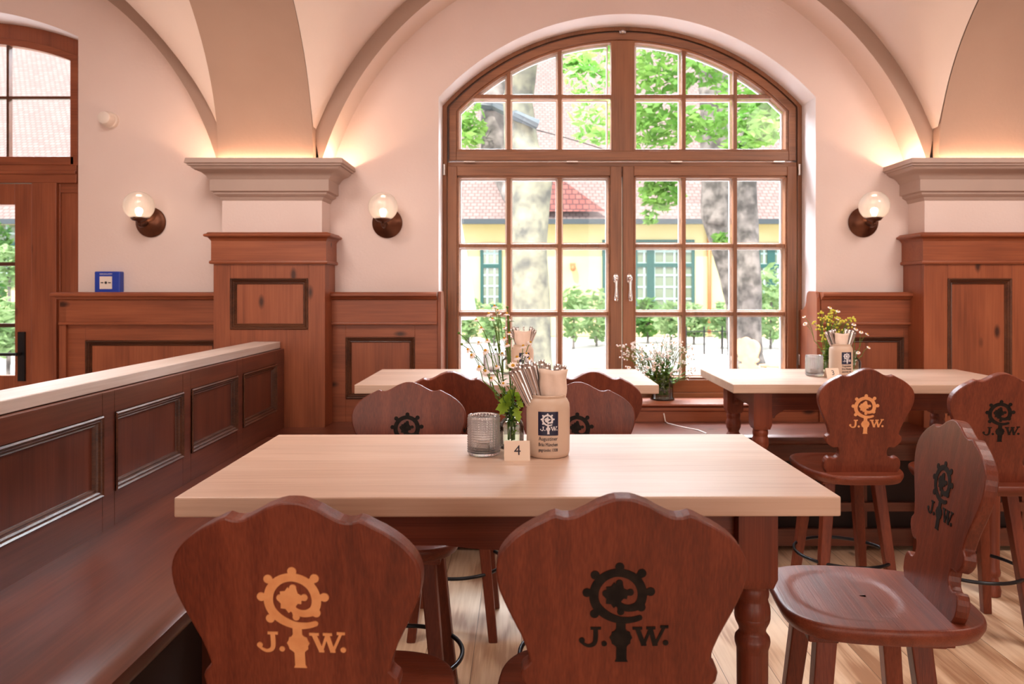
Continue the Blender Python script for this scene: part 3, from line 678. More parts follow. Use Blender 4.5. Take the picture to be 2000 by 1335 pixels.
# ---------------------------------------------------------------- bar stools with carved backs
HALF = [(0, 0), (.012, .0005), (.022, .003), (.0415, .0105), (.056, .019), (.068, .025), (.0756, .0285), (.085, .0305), (.095, .030), (.106, .0265), (.115, .0295), (.127, .036), (.142, .043), (.156, .0515), (.168, .060), (.178, .069), (.187, .079), (.193, .088), (.1975, .099), (.1998, .110), (.200, .122), (.1985, .135), (.195, .150), (.188, .167), (.180, .185), (.170, .205), (.160, .225), (.152, .245), (.1475, .260), (.1455, .270),
        (.150, .275), (.1575, .281), (.160, .289), (.1575, .302), (.150, .312), (.143, .319), (.133, .326), (.122, .3285), (.112, .326), (.1055, .3285), (.1015, .336), (.100, .346), (.102, .357), (.107, .366), (.115, .3715), (.125, .373), (.133, .370), (.142, .368), (.150, .371), (.157, .379), (.1615, .390), (.162, .403), (.159, .418), (.152, .430), (.143, .440)]
def make_stool(inlay):
    t = thing('bar_stool', 'stool', 'bar stool', kind=None)
    zs = .672
    # seat: rounded square with a shallow scooped oval and an undercut rim
    def rim(a, k=1.0):
        c, s_ = math.cos(a), math.sin(a); n = 3.6
        x = .208 * math.copysign(abs(c) ** (2 / n), c); y = .2375 * math.copysign(abs(s_) ** (2 / n), s_)
        x *= 1 - .08 * max(0, -y / .2); return x * k, (y * k) - .030
    def sc(x, y):
        d = math.sqrt((x / .165) ** 2 + ((y - .035) / .135) ** 2); q = max(0, min(1, (1 - d) / .10)); q = q * q * (3 - 2 * q); return -.0035 * q
    n = 72; rings = [i / 26 for i in range(1, 26)]; vs = [(0, 0, zs + sc(0, 0))]; fs = []
    lay = [(r, 0) for r in rings] + [(.975, -.0005), (.99, -.004), (1, -.011), (.998, -.018), (.985, -.025), (.955, -.038), (.945, -.040)]
    for r, dz in lay:
        for k in range(n):
            x, y = rim(2 * math.pi * k / n, r); vs.append((x, y, zs + (sc(x, y) if r < .97 and dz == 0 else 0) + dz))
    for k in range(n): fs.append((0, 1 + k, 1 + (k + 1) % n))
    for j in range(len(lay) - 1):
        for k in range(n): fs.append((1 + j * n + k, 1 + (j + 1) * n + k, 1 + (j + 1) * n + (k + 1) % n, 1 + j * n + (k + 1) % n))
    e = 1 + (len(lay) - 1) * n; fs.append(tuple(e + k for k in range(n)))
    MB().add(vs, fs).build('seat', 'stool_x', t, smooth=True)
    for s_ in (-1, 1): MB().box(-.15, .15, s_ * .12 - .035, s_ * .12 + .035, zs - .062, zs - .039).build('seat_batten', 'stool_x', t, bevel=.004)
    # backrest: fret-sawn board leaning backwards
    H = .455; out = [(x, H - z * H / .44) for x, z in HALF]; poly = [(-x, z) for x, z in reversed(out[1:])] + out
    Tb = Matrix.Translation((0, -.163, zs - .004)) @ Matrix.Rotation(R(8.5), 4, 'X')
    bk = MB().prism(poly, -.030, 0, 'y', Tb).build('backrest', 'stool_z', t, bevel=.0035, seg=2)
    for y, fl in ((.0002, True), (-.0302, False)):
        Te = Tb @ Matrix.Translation((0, y, H - .192)) @ (Matrix.Rotation(math.pi, 4, 'Z') if fl else Matrix.Identity(4))
        emblem_mb(MB(), .170, Te, .0010).build('inlay', inlay, bk)
    # four splayed legs
    for sx in (-1, 1):
        for sy in (-1, 1):
            a = Vector((sx * .105, sy * .105, zs - .045)); b_ = Vector((sx * .168, sy * .168, 0)); m = MB()
            def sq(c, h): return [(c.x - h, c.y - h, c.z), (c.x + h, c.y - h, c.z), (c.x + h, c.y + h, c.z), (c.x - h, c.y + h, c.z)]
            m.add(sq(a, .024) + sq(b_, .018), [(3, 2, 1, 0), (4, 5, 6, 7), (0, 1, 5, 4), (1, 2, 6, 5), (2, 3, 7, 6), (3, 0, 4, 7)]).build('leg', 'stool_z', t, bevel=.004)
    rr = .205; MB().tube([(rr * math.cos(2 * math.pi * k / 48), rr * math.sin(2 * math.pi * k / 48), .27) for k in range(48)], .0075, 10, closed=True).build('foot_ring', 'black_metal', t, smooth=True)
    return t
gold = make_stool('gold_inlay'); dark = make_stool('black_inlay')
G = 'bar stools with carved backs'
# local +y = front of the seat
place(gold, (-.338, 1.435, 0), R(-4), 'bar stool with light inlaid emblem nearest the camera, at the front left of table four', G)
place(dark, (.160, 1.455, 0), R(0), 'bar stool with black emblem nearest the camera, at the front middle of table four', G)
place(dark, (.850, 1.930, 0), R(83), 'side-on bar stool at the right end of table four, its seat in full view', G)
place(dark, (-.395, 2.46, 0), R(180), 'bar stool facing the camera behind table four, left of the daisy vase', G)
place(dark, (.200, 2.46, 0), R(180), 'bar stool facing the camera behind table four, right of the stoneware jug, with streaky grain', G)
place(dark, (-.283, 3.30, 0), R(0), 'darker bar stool half hidden at the left front of the table under the big window', G)
place(dark, (.290, 3.32, 0), R(0), 'darker bar stool half hidden at the right front of the table under the big window', G)
place(gold, (1.440, 3.42, 0), R(0), 'bar stool with light inlaid emblem pushed up to table three', G)
place(dark, (1.905, 3.25, 0), R(-2), 'bar stool with black emblem at table three, at the right edge of the photo', G)

# ---------------------------------------------------------------- high tables with turned legs
def make_table():
    t = thing('high_table', 'table', 'table'); W, D, Z = 1.40, .70, 1.007
    MB().box(-W / 2, W / 2, -D / 2, D / 2, Z - .042, Z).build('tabletop', 'table_top', t, bevel=.0035)
    prof = [(.030, 0), (.036, .004), (.038, .03), (.030, .06), (.026, .09), (.034, .10), (.036, .115), (.034, .125), (.031, .135), (.032, .30), (.0335, .50), (.0345, .636), (.0345, .640), (.038, .652), (.0390, .660), (.0375, .668), (.031, .676), (.029, .682), (.031, .690), (.037, .702), (.0392, .712), (.0385, .714), (.0392, .716), (.0395, .726), (.038, .738), (.034, .750), (.0335, .754), (.0355, .760), (.0365, .768), (.0355, .776), (.0345, .779), (.0345, .783), (.0375, .788), (.0375, .79)]
    for sx in (-1, 1):
        for sy in (-1, 1):
            cx, cy_ = sx * .545, sy * .245; T = Matrix.Translation((cx, cy_, 0)); m = MB(); m.lathe(prof, 32, T)
            h = .043
            vs = [(x * .036, y * .036, .786) for x, y in ((-1, -1), (1, -1), (1, 1), (-1, 1))] + [(x * h, y * h, .808) for x, y in ((-1, -1), (1, -1), (1, 1), (-1, 1))] + [(x * h, y * h, .965) for x, y in ((-1, -1), (1, -1), (1, 1), (-1, 1))]
            m.add(vs, [(3, 2, 1, 0)] + [(4 * j + k, 4 * j + (k + 1) % 4, 4 * j + 4 + (k + 1) % 4, 4 * j + 4 + k) for j in (0, 1) for k in range(4)] + [(8, 9, 10, 11)], T)
            m.build('leg', 'stool_z', t, smooth=True)
    def apron(L_):
        h = L_ / 2; P = [(-h, .965), (-h, .835)]
        P += [(-h + .02, .835), (-h + .028, .85), (-h + .045, .862), (-h + .06, .868), (-h + .062, .874)]
        if L_ > .6: P += [(-.14, .874), (-.09, .868), (-.05, .864), (.05, .864), (.09, .868), (.14, .874)]
        P += [(h - .062, .874), (h - .06, .868), (h - .045, .862), (h - .028, .85), (h - .02, .835), (h, .835), (h, .965)]
        return P
    for sy in (-1, 1): MB().prism(apron(1.004), sy * .245 - .012, sy * .245 + .012, 'y').build('apron', 'stool_x', t, bevel=.002)
    for sx in (-1, 1): MB().prism(apron(.404), sx * .545 - .012, sx * .545 + .012, 'x').build('apron', 'stool_y', t, bevel=.002)
    return t
tb = make_table(); GT = 'high tables with pale tops'
place(tb, (-.029, 1.95, 0), R(.35), 'large foreground table with a pale maple top, carrying the number 4 card', GT)
place(tb, (-.067, 3.855, 0), R(0), 'middle high table with a pale maple top standing under the big window', GT)
place(tb, (1.685, 3.86, 0), R(-1.0), 'right-hand high table with a pale maple top, carrying the number 3 card', GT)

# ---------------------------------------------------------------- things on the tables
def make_jug():
    t = thing('stoneware_jug', 'jug', 'jug')
    prof = [(.001, .0), (.050, .0), (.054, .003), (.0565, .012), (.057, .06), (.057, .125), (.0555, .138), (.050, .149), (.0455, .153), (.0465, .159), (.044, .161), (.041, .158), (.040, .150), (.049, .13), (.050, .02), (.001, .012)]
    body = MB().lathe(prof, 48, cap=False).build('body', 'stoneware', t, smooth=True)
    def wrap(o):
        for v in o.data.vertices:       # bend the flat print round the jug
            a = v.co.x / .057; r = .057 - v.co.y; v.co.x, v.co.y = r * math.sin(a), -r * math.cos(a)
    lab = MB().grid(lambda i, j: (-.0265 + .053 * i, -.0004, .061 + .061 * j), 14, 2)
    o = lab.build('label', 'navy', t, fix=False); wrap(o)
    e = emblem_mb(MB(), .053, Matrix.Translation((0, -.0008, .0915)), .0002).build('emblem', 'white_print', t); wrap(e)
    for z, s_, sz in ((.0525, 'Augustiner', .014), (.0375, 'Bräu München', .013), (.0235, 'gegründet 1328', .011)):
        T = Matrix.Translation((0, -.0006, z)) @ Matrix.Rotation(R(90), 4, 'X')
        o = text_obj(s_, sz, 'dark_print', 'lettering', t, T, .0003); 
        xs_ = [v.co.x for v in o.data.vertices]; k = .050 / (max(xs_) - min(xs_)); c = (max(xs_) + min(xs_)) / 2
        for v in o.data.vertices: v.co.x = (v.co.x - c) * k
        wrap(o)
    # pouring handle at the back
    MB().tube([(0, .055, .125), (0, .078, .128), (0, .092, .110), (0, .092, .065), (0, .078, .042), (0, .055, .038)], [.007, .008, .008, .008, .008, .007], 10).build('handle', 'stoneware', t, smooth=True)
    return t
jug = make_jug(); GJ = 'stoneware cutlery jugs'
ZT1 = 1.007
place(jug, (.071, 2.012, ZT1), R(-2), 'cream stoneware jug with a blue label beside the number 4 card', GJ)
place(jug, (.006, 3.86, ZT1), R(10), 'cream stoneware jug on the middle table, seen through the daisies', GJ)
place(jug, (1.634, 3.90, ZT1), R(8), 'cream stoneware jug with a blue label beside the number 3 card', GJ)

def make_cutlery(kind):
    """A knife or fork standing handle-up: flat polished handle that widens to a rounded end."""
    L_ = .205; n = 14; vs = []; fs = []
    for i in range(n + 1):
        t = i / n; z = L_ * t
        wdt = .0035 + .0062 * max(0, (t - .35) / .65) ** .8
        if t > .97: wdt *= .82
        th = .0016 + .0012 * t
        vs += [(-wdt, -th, z), (0, -th * 1.35, z), (wdt, -th, z), (wdt, th, z), (0, th * 1.35, z), (-wdt, th, z)]
    for i in range(n):
        for k in range(6): fs.append((6 * i + k, 6 * i + (k + 1) % 6, 6 * i + 6 + (k + 1) % 6, 6 * i + 6 + k))
    fs += [tuple(range(6)), tuple(6 * n + k for k in range(5, -1, -1))]
    return MB().add(vs, fs).build('cutlery_piece', 'steel', smooth='all')
cut0 = make_cutlery('knife'); cut_used = [0]
def cutlery(jx, jy, lean_list, label, group):
    for (bx_, by_, ax, ay, rz, zb) in lean_list:      # base point in the jug, lean in x and y (degrees)
        o = cut0 if not cut_used[0] else cut0.copy()
        if cut_used[0]: COL.objects.link(o)
        cut_used[0] = 1
        o.location = (jx + bx_, jy + by_, ZT1 + zb)
        o.rotation_euler = (Matrix.Rotation(R(ax), 4, 'Y') @ Matrix.Rotation(R(-ay), 4, 'X') @ Matrix.Rotation(R(rz), 4, 'Z')).to_euler()
        tag(o, label, 'cutlery', group)
cutlery(.071, 2.012, [(-.006, -.026, -24, 2, 0, .045), (-.002, -.020, -22, 0, 8, .045), (.003, -.016, -19, 0, -6, .048), (.007, -.012, -17, -2, 4, .048), (-.004, -.006, -21, 0, 0, .050), (.004, .0, -16, -3, 8, .050), (.010, .004, -14, -2, 0, .046), (-.008, -.014, -26, 3, 5, .038)],
        'polished steel cutlery handle leaning left out of the number 4 table jug', 'cutlery leaning left in the table four jug')
cutlery(.071, 2.012, [(-.006, .012, -3, -2, 0, .045), (.002, .016, -1, -3, 12, .036), (.010, .018, 4, -2, -8, .034), (.016, .016, 7, -2, 10, .032)],
        'upright steel cutlery handle rising behind the napkin in the number 4 table jug', 'cutlery behind the napkin in the table four jug')
cutlery(.006, 3.86, [(.0, -.01, -13, 0, 0, .05), (.004, .0, -17, 0, 10, .045), (.008, .008, -10, 0, -10, .045)], 'steel cutlery handle leaning left in the middle table jug', 'cutlery leaning left in the middle table jug')
cutlery(.006, 3.86, [(.0, -.01, 13, 0, 0, .05), (-.004, .0, 17, 0, 10, .045), (-.004, .008, 20, 0, 0, .04), (0, .012, 2, 0, 90, .045)], 'steel cutlery handle leaning right in the middle table jug', 'cutlery leaning right in the middle table jug')
cutlery(1.634, 3.90, [(.0, -.012, -17, 0, 0, .035), (.006, -.006, -14, 0, 6, .035), (.008, .004, -11, 0, 0, .035), (-.004, .0, -20, 0, 0, .03)], 'steel cutlery handle leaning left in the number 3 table jug', 'cutlery leaning left in the table three jug')
cutlery(1.634, 3.90, [(.0, -.012, 17, 0, 0, .035), (-.006, -.006, 14, 0, -6, .035), (-.008, .004, 11, 0, 0, .035), (.0, .0, 21, 0, 0, .03)], 'steel cutlery handle leaning right in the number 3 table jug', 'cutlery leaning right in the table three jug')

def napkin(x, y, w0, w1, h, z0, rz, label, name='paper_napkin'):
    def f(i, j, s_):
        wd = w0 + (w1 - w0) * j; return ((i - .5) * 2 * wd + .002 * math.sin(9 * j + 4 * i), s_ * .012 * math.sin(math.pi * i) * (1 - .3 * j) + .002 * math.sin(14 * i + 3 * j), z0 + h * j + .003 * math.sin(6 * i + 1) * j)
    m = MB(); m.grid(lambda i, j: f(i, j, -1), 14, 8); m.grid(lambda i, j: f(i, j, .4), 14, 8)
    o = m.build(name, 'paper', smooth='all', fix=False); s_ = o.modifiers.new('thickness', 'SOLIDIFY'); s_.thickness = .0008
    o.location = (x, y, ZT1); o.rotation_euler = (0, 0, R(rz)); tag(o, label, 'napkin', 'paper napkins in the jugs')
napkin(.083, 1.998, .032, .0385, .098, .128, -2, 'folded pale paper napkin standing in the number 4 table jug')
napkin(.006, 3.845, .026, .046, .10, .13, 0, 'folded pale paper napkin in the middle table jug, behind the daisies')
napkin(1.632, 3.885, .026, .040, .085, .13, 6, 'folded pale paper napkin standing in the number 3 table jug')

def make_card(num, loc, rz, label):
    t = thing('table_number_card', label, 'number card', loc, R(rz), 'table number cards')
    w_, h, d = .033, .047, .020
    m = MB(); th = .0012
    m.prism([(-d, 0), (0, h), (d, 0), (d - th * 1.5, 0), (0, h - th * 2.5), (-d + th * 1.5, 0)], -w_, w_, 'x'); c = m.build('tent_card', 'card', t)
    a = math.atan2(d, h)
    T = Matrix.Translation((.001, -d / 2 - .0006, h / 2)) @ Matrix.Rotation(R(90) - a, 4, 'X')
    text_obj(num, .036, 'dark_print', 'number', t, T, .0002)
    return t
make_card('4', (-.011, 1.962, ZT1), 2, 'small cream tent card printed with the number 4')
make_card('3', (1.547, 3.80, ZT1), 4, 'small cream tent card printed with the number 3')

# tealight glasses with rows of little beads
def make_tealight():
    t = thing('tealight_glass', 'glass', 'candle holder'); prof = [(.001, .0), (.036, .0), (.041, .004)]
    rows = 15; z = .008
    for i in range(rows):
        for q in (0, .33, .66): prof.append((.0420 + .0016 * math.sin(2 * math.pi * q), z + q * .0062))
        z += .0062
    prof += [(.0425, z + .002), (.0405, z + .004), (.0385, z + .001)]
    inner = [(.0385, z - .01), (.0380, .03), (.036, .013), (.001, .012)]
    n = 120; m = MB(); P = prof + inner; vs = []; fs = []
    for j, (r, zz) in enumerate(P):
        for k in range(n):
            a = 2 * math.pi * k / n; rr = r + (.0010 * math.cos(30 * a) if 3 <= j < 3 + rows * 3 else 0); vs.append((rr * math.cos(a), rr * math.sin(a), zz))
    for j in range(len(P) - 1):
        for k in range(n): fs.append((j * n + k, j * n + (k + 1) % n, (j + 1) * n + (k + 1) % n, (j + 1) * n + k))
    m.add(vs, fs).build('glass_cup', 'beaded', t, smooth='all')
    MB().lathe([(.019, .013), (.0195, .030), (.018, .031), (.001, .029)], 24).build('candle', 'wax', t, smooth=True)
    MB().lathe([(.0198, .0128), (.0203, .029), (.0200, .029)], 24).build('candle_cup', 'steel', t, smooth=True)
    return t
M['beaded'] = base_mat('beaded_glass', (1, 1, 1, 1), .05, 0, Transmission_Weight=1.0, IOR=1.38)
def frost(m, k):
    nt = m.node_tree; o = [n for n in nt.nodes if n.type == 'OUTPUT_MATERIAL'][0]; src = o.inputs[0].links[0].from_socket
    d = nt.nodes.new('ShaderNodeBsdfDiffuse'); d.inputs[0].default_value = (.97, .97, 1, 1); tr = nt.nodes.new('ShaderNodeBsdfTranslucent'); tr.inputs[0].default_value = (.92, .92, .95, 1)
    h = nt.nodes.new('ShaderNodeMixShader'); h.inputs[0].default_value = .5; nt.links.new(d.outputs[0], h.inputs[1]); nt.links.new(tr.outputs[0], h.inputs[2])
    x = nt.nodes.new('ShaderNodeMixShader'); x.inputs[0].default_value = k; nt.links.new(src, x.inputs[1]); nt.links.new(h.outputs[0], x.inputs[2]); nt.links.new(x.outputs[0], o.inputs[0])
frost(M['beaded'], .14)
tea = make_tealight(); GL = 'beaded tealight glasses'
place(tea, (-.099, 2.018, ZT1), 0, 'beaded clear tealight glass beside the number 4 card', GL)
place(tea, (-.155, 3.98, ZT1), 0, 'small tealight glass on the middle table, seen through the daisies', GL)
place(tea, (1.488, 3.875, ZT1), 0, 'frosty beaded tealight glass beside the number 3 card', GL)

# glass vases
def vase(loc, prof, water, label, n=40):
    t = thing('glass_vase', label, 'vase', loc, 0, 'glass flower vases')
    inner = [(max(.001, r - .0022), z) for r, z in prof[1:]][::-1]; inner = [(r, max(z, .006)) for r, z in inner] + [(.001, .006)]
    MB().lathe(prof + inner, n, cap=False).build('glass', 'vase_glass', t, smooth='all')
    rw = [(.001, .007)] + [(max(.002, r - .0025), max(z, .007)) for r, z in prof[1:] if z < water]; rl = rw[-1][0]; rw += [(rl, water), (.001, water)]
    MB().lathe(rw, n, cap=False).build('water', 'water', t, smooth=True)
    return t
M['vase_glass'] = glass_mat('vase_glass', (.95, .98, .96, 1), gloss=.9, rough=.02)
M['water'] = glass_mat('water', (.93, .97, .90, 1), gloss=.4, rough=.02)
bottle = [(.001, .0), (.030, .0), (.0335, .004), (.0345, .015), (.0345, .060), (.032, .070), (.025, .078), (.0165, .084), (.0145, .092), (.0145, .112), (.0175, .116), (.0178, .120), (.0155, .121)]
vase((-.027, 2.105, ZT1), bottle, .058, 'small clear glass bottle vase of daisies behind the number 4 card')
vase((.880, 4.755, .762), [(.001, 0), (.072, 0), (.075, .004), (.071, .012), (.066, .018), (.066, .10), (.062, .118), (.056, .128), (.058, .150), (.060, .158)], .075, 'larger round clear vase of white wildflowers on the window sill')
vase((1.592, 3.99, ZT1), bottle, .055, 'small clear bottle vase behind the left side of the number 3 table jug')
vase((1.735, 3.98, ZT1), bottle, .050, 'small clear bottle vase right of the number 3 table jug')
vase((-.07, 3.97, ZT1), bottle, .050, 'small clear bottle vase on the middle table behind the daisies')

# ---------------------------------------------------------------- flowers: every sprig is its own thing
def bez(p0, p1, p2, n=8):
    return [tuple((1 - t) ** 2 * Vector(p0) + 2 * t * (1 - t) * Vector(p1) + t * t * Vector(p2)) for t in [i / n for i in range(n + 1)]]
def leaf_shape(mb, p, d, up, L_, Wd, lobes=False):
    """A leaf of six to ten points, bent along its length."""
    d = Vector(d).normalized(); s_ = d.cross(Vector(up)).normalized(); n_ = s_.cross(d).normalized(); p = Vector(p)
    if lobes: prof = [(0, .05), (.2, .25), (.3, .75), (.42, .42), (.55, 1.0), (.66, .45), (.78, .62), (.88, .25), (1, 0)]
    else: prof = [(0, .04), (.25, .7), (.5, 1), (.75, .65), (1, 0)]
    vs = []; 
    for t, w_ in prof:
        c = p + d * (L_ * t) - Vector((0, 0, 1)) * (L_ * .25 * t * t); vs += [c - s_ * Wd * w_ + n_ * Wd * .25 * w_, c, c + s_ * Wd * w_ + n_ * Wd * .25 * w_]
    fs = []
    for i in range(len(prof) - 1): fs += [(3 * i, 3 * i + 1, 3 * i + 4, 3 * i + 3), (3 * i + 1, 3 * i + 2, 3 * i + 5, 3 * i + 4)]
    mb.add(vs, fs)
def daisy_head(pet, eye, c, nrm, r, droop=.1, n=15):
    nrm = Vector(nrm).normalized(); u = nrm.orthogonal().normalized(); v = nrm.cross(u); c = Vector(c)
    for k in range(n):
        a = 2 * math.pi * (k + rnd.uniform(-.15, .15)) / n; d = u * math.cos(a) + v * math.sin(a); s_ = nrm.cross(d); L_ = r * rnd.uniform(.88, 1.05); w_ = r * .17
        e = d - nrm * droop
        pet.add([c + d * r * .22 - s_ * w_ * .6, c + d * r * .22 + s_ * w_ * .6, c + e * L_ * .7 + s_ * w_, c + e * L_ * .7 - s_ * w_, c + (d - nrm * droop * 1.5) * L_ + s_ * w_ * .45, c + (d - nrm * droop * 1.5) * L_ - s_ * w_ * .45], [(0, 1, 2, 3), (3, 2, 4, 5)])
    T = Matrix.Translation(c) @ nrm.to_track_quat('Z', 'Y').to_matrix().to_4x4()
    eye.lathe([(.001, -.0015 * r / .01), (r * .30, -.001 * r / .01), (r * .34, .001 * r / .01), (r * .26, .003 * r / .01), (.0005, .004 * r / .01)], 12, T, cap=False)
def sprig(name, base, tips, label, cat, group, head=.009, stemr=.0011, petal='petal', nleaf=5, leafmat='leaf_dark', leafL=.022, droop=.15, small=False, bud=.2):
    """One stem from the vase that forks to its flower heads."""
    t = thing(name, label, cat, (0, 0, 0), 0, group)
    st_, pe, ey, lf_ = MB(), MB(), MB(), MB(); base = Vector(base)
    trunk_end = base + (sum((Vector(x) for x in tips), Vector()) / len(tips) - base) * .55 + Vector((0, 0, .01))
    P = bez(base, base + Vector((0, 0, (trunk_end.z - base.z) * .6)), trunk_end, 8); st_.tube(P, [stemr * 1.4] * 9, 6)
    for tp in tips:
        tp = Vector(tp); q = bez(trunk_end, trunk_end + Vector(((tp.x - trunk_end.x) * .25, (tp.y - trunk_end.y) * .25, (tp.z - trunk_end.z) * .75)), tp, 6); st_.tube(q, stemr, 5)
        dirn = (Vector(q[-1]) - Vector(q[-2])).normalized() * .6 + Vector((rnd.uniform(-.4, .4), -.25 + rnd.uniform(-.3, .2), .5))
        if rnd.random() < bud: MB().sphere(tp, head * .35, 8, 6).build('bud', 'stem', t, smooth='all')
        elif small: 
            for _ in range(3):
                o_ = Vector((rnd.uniform(-1, 1), rnd.uniform(-1, 1), rnd.uniform(-.6, 1))) * head * 1.1; pe.sphere(tp + o_, head * .42, 7, 5)
        else:
            p1, e1 = MB(), MB(); daisy_head(p1, e1, tp, dirn, head * rnd.uniform(.85, 1.15), droop)
            fo = p1.build('petals', petal, t, fix=False); e1.build('flower_eye', 'flower_eye', fo, smooth='all')
    for i in range(nleaf):
        k = rnd.randint(2, 7); p = Vector(P[k]); a = rnd.uniform(0, 6.28); leaf_shape(lf_, p, (math.cos(a), math.sin(a), .5), (0, 0, 1), leafL * rnd.uniform(.6, 1.2), leafL * .16)
    st_.build('stem', 'stem', t, smooth='all')
    if pe.v: pe.build('petals', petal, t, fix=False)
    if lf_.v: lf_.build('leaves', leafmat, t, fix=False)
    return t
def at(px, py, Y): return ((px - 1018) * Y / 1490, Y, CAMZ + (567 - py) * Y / 1490)
bx, by = -.027, 2.105
GD = 'daisy sprigs in the vase on table four'; LD = 'white daisy sprig in the bottle vase behind the number 4 card'
dz = [([(896, 650, 2.06), (902, 672, 2.08)]), ([(914, 682, 2.06), (921, 693, 2.05), (935, 668, 2.10)]), ([(952, 664, 2.08), (948, 684, 2.06)]), ([(968, 682, 2.12), (975, 672, 2.1), (981, 690, 2.13)]), ([(955, 612, 2.16), (962, 622, 2.14), (972, 606, 2.18), (966, 597, 2.16)]),
      ([(936, 716, 2.04), (948, 724, 2.05)]), ([(970, 715, 2.06), (960, 738, 2.03)]), ([(991, 600, 2.13), (990, 612, 2.12), (993, 622, 2.13)]), ([(1002, 714, 2.03)]), ([(1028, 690, 2.10), (1036, 668, 2.12), (1022, 675, 2.13)]), ([(1058, 708, 2.08), (1046, 716, 2.06)]), ([(1010, 697, 2.09), (1034, 700, 2.07), (1030, 712, 2.07)]), ([(985, 660, 2.09), (990, 672, 2.09), (995, 650, 2.11)]), ([(1012, 735, 2.04), (983, 748, 2.03), (1020, 724, 2.05)]), ([(940, 640, 2.14), (930, 624, 2.15)])]
for i, tips in enumerate(dz):
    head = .0150 if i == 8 else .0105
    a = rnd.uniform(0, 6.28)
    sprig('daisy_sprig', (bx + .009 * math.cos(a), by + .009 * math.sin(a), ZT1 + .022), [at(*q) for q in tips], 'open white daisy facing the camera in the middle of the bouquet on table four' if i == 8 else LD, 'flower', GD, head=head, nleaf=9, leafL=.028, droop=-.1 if i == 8 else .35, bud=0 if i == 8 else .15)
# leafy green sprig standing tall in the same vase
t = thing('leafy_sprig', 'tall leafy green stem rising in the middle of the daisies on table four', 'plant')
sm, lm = MB(), MB(); P = bez((bx + .002, by, ZT1 + .02), (bx + .0, by + .01, ZT1 + .2), at(991, 612, 2.12), 14); sm.tube(P, .0016, 6)
for i in range(4, 14):
    for q in range(5):
        a = rnd.uniform(0, 6.28); leaf_shape(lm, P[i], (math.cos(a), math.sin(a), .35), (0, 0, 1), rnd.uniform(.012, .026), .0045)
sm.build('stem', 'stem', t, smooth='all'); lm.build('leaves', 'leaf_dark', t, fix=False)
t = thing('leafy_sprig', 'bright yellow-green lobed leaves hanging over the neck of the bottle vase on table four', 'plant')
lm = MB(); 
for (px, py, qx, qy, L_) in ((1000, 790, 958, 790, .055), (1000, 785, 962, 768, .050), (998, 780, 975, 760, .040), (1005, 792, 1018, 825, .045), (1008, 785, 1030, 790, .035), (998, 795, 985, 775, .04), (994, 788, 972, 805, .045), (1006, 780, 1024, 765, .035), (1002, 775, 992, 745, .05), (1008, 778, 1015, 748, .045), (990, 780, 1000, 755, .04)):
    p = Vector(at(px, py, 2.09)); q = Vector(at(qx, qy, 2.05)); leaf_shape(lm, p, q - p, (0, -1, .4), L_, L_ * .34, lobes=True)
for i in range(26):
    p = Vector((bx + rnd.uniform(-.014, .014), by + rnd.uniform(-.014, .014), ZT1 + rnd.uniform(.035, .15))); leaf_shape(lm, p, (rnd.uniform(-1, 1), rnd.uniform(-1, 1), rnd.uniform(-.3, 1)), (0, 0, 1), .018, .005)
lm.build('leaves', 'leaf', t, fix=False); MB().tube([(bx, by, ZT1 + .012), (bx + .004, by, ZT1 + .1), at(1003, 780, 2.09)], .0016, 6).build('stem', 'stem', t, smooth='all')

# window-sill bouquet
GS = 'white wildflower sprigs in the sill vase'; vx, vy, vz = .880, 4.755, .762
for i in range(34):
    cx_ = rnd.uniform(1228, 1356); cyy = rnd.uniform(668, 735) - (12 if 1260 < cx_ < 1345 else 0); Y = rnd.uniform(4.66, 4.82)
    tips = [at(cx_ + rnd.uniform(-12, 12), cyy + rnd.uniform(-12, 10), Y + rnd.uniform(-.04, .04)) for _ in range(6)]; a = rnd.uniform(0, 6.28)
    sprig('wildflower_sprig', (vx + .035 * math.cos(a), vy + .035 * math.sin(a), vz + .03), tips, 'fine white wildflower sprig in the round vase on the window sill', 'flower', GS, head=.0125, stemr=.0013, nleaf=16, leafL=.055, leafmat='leaf', small=(i % 3 > 0), bud=.1)
for i in range(5):
    tips = [at(rnd.uniform(1205, 1238), rnd.uniform(672, 738), 4.7) for _ in range(3)]
    sprig('wildflower_sprig', (vx - .02, vy, vz + .03), tips, 'cream-budded sprig leaning out to the left of the sill vase', 'flower', 'cream sprigs at the left of the sill vase', head=.013, stemr=.0014, nleaf=7, leafmat='leaf', small=True, bud=.0)
m = MB()
for i in range(130):
    p = Vector((vx + rnd.uniform(-.045, .045), vy + rnd.uniform(-.045, .045), vz + rnd.uniform(.02, .25))); leaf_shape(m, p, (rnd.uniform(-1, 1), rnd.uniform(-1, 1), rnd.uniform(.2, 1.5)), (0, 0, 1), .05, .010)
t = thing('leafy_sprig', 'dense green foliage filling the neck of the round vase on the window sill', 'plant'); m.build('leaves', 'leaf_dark', t, fix=False)
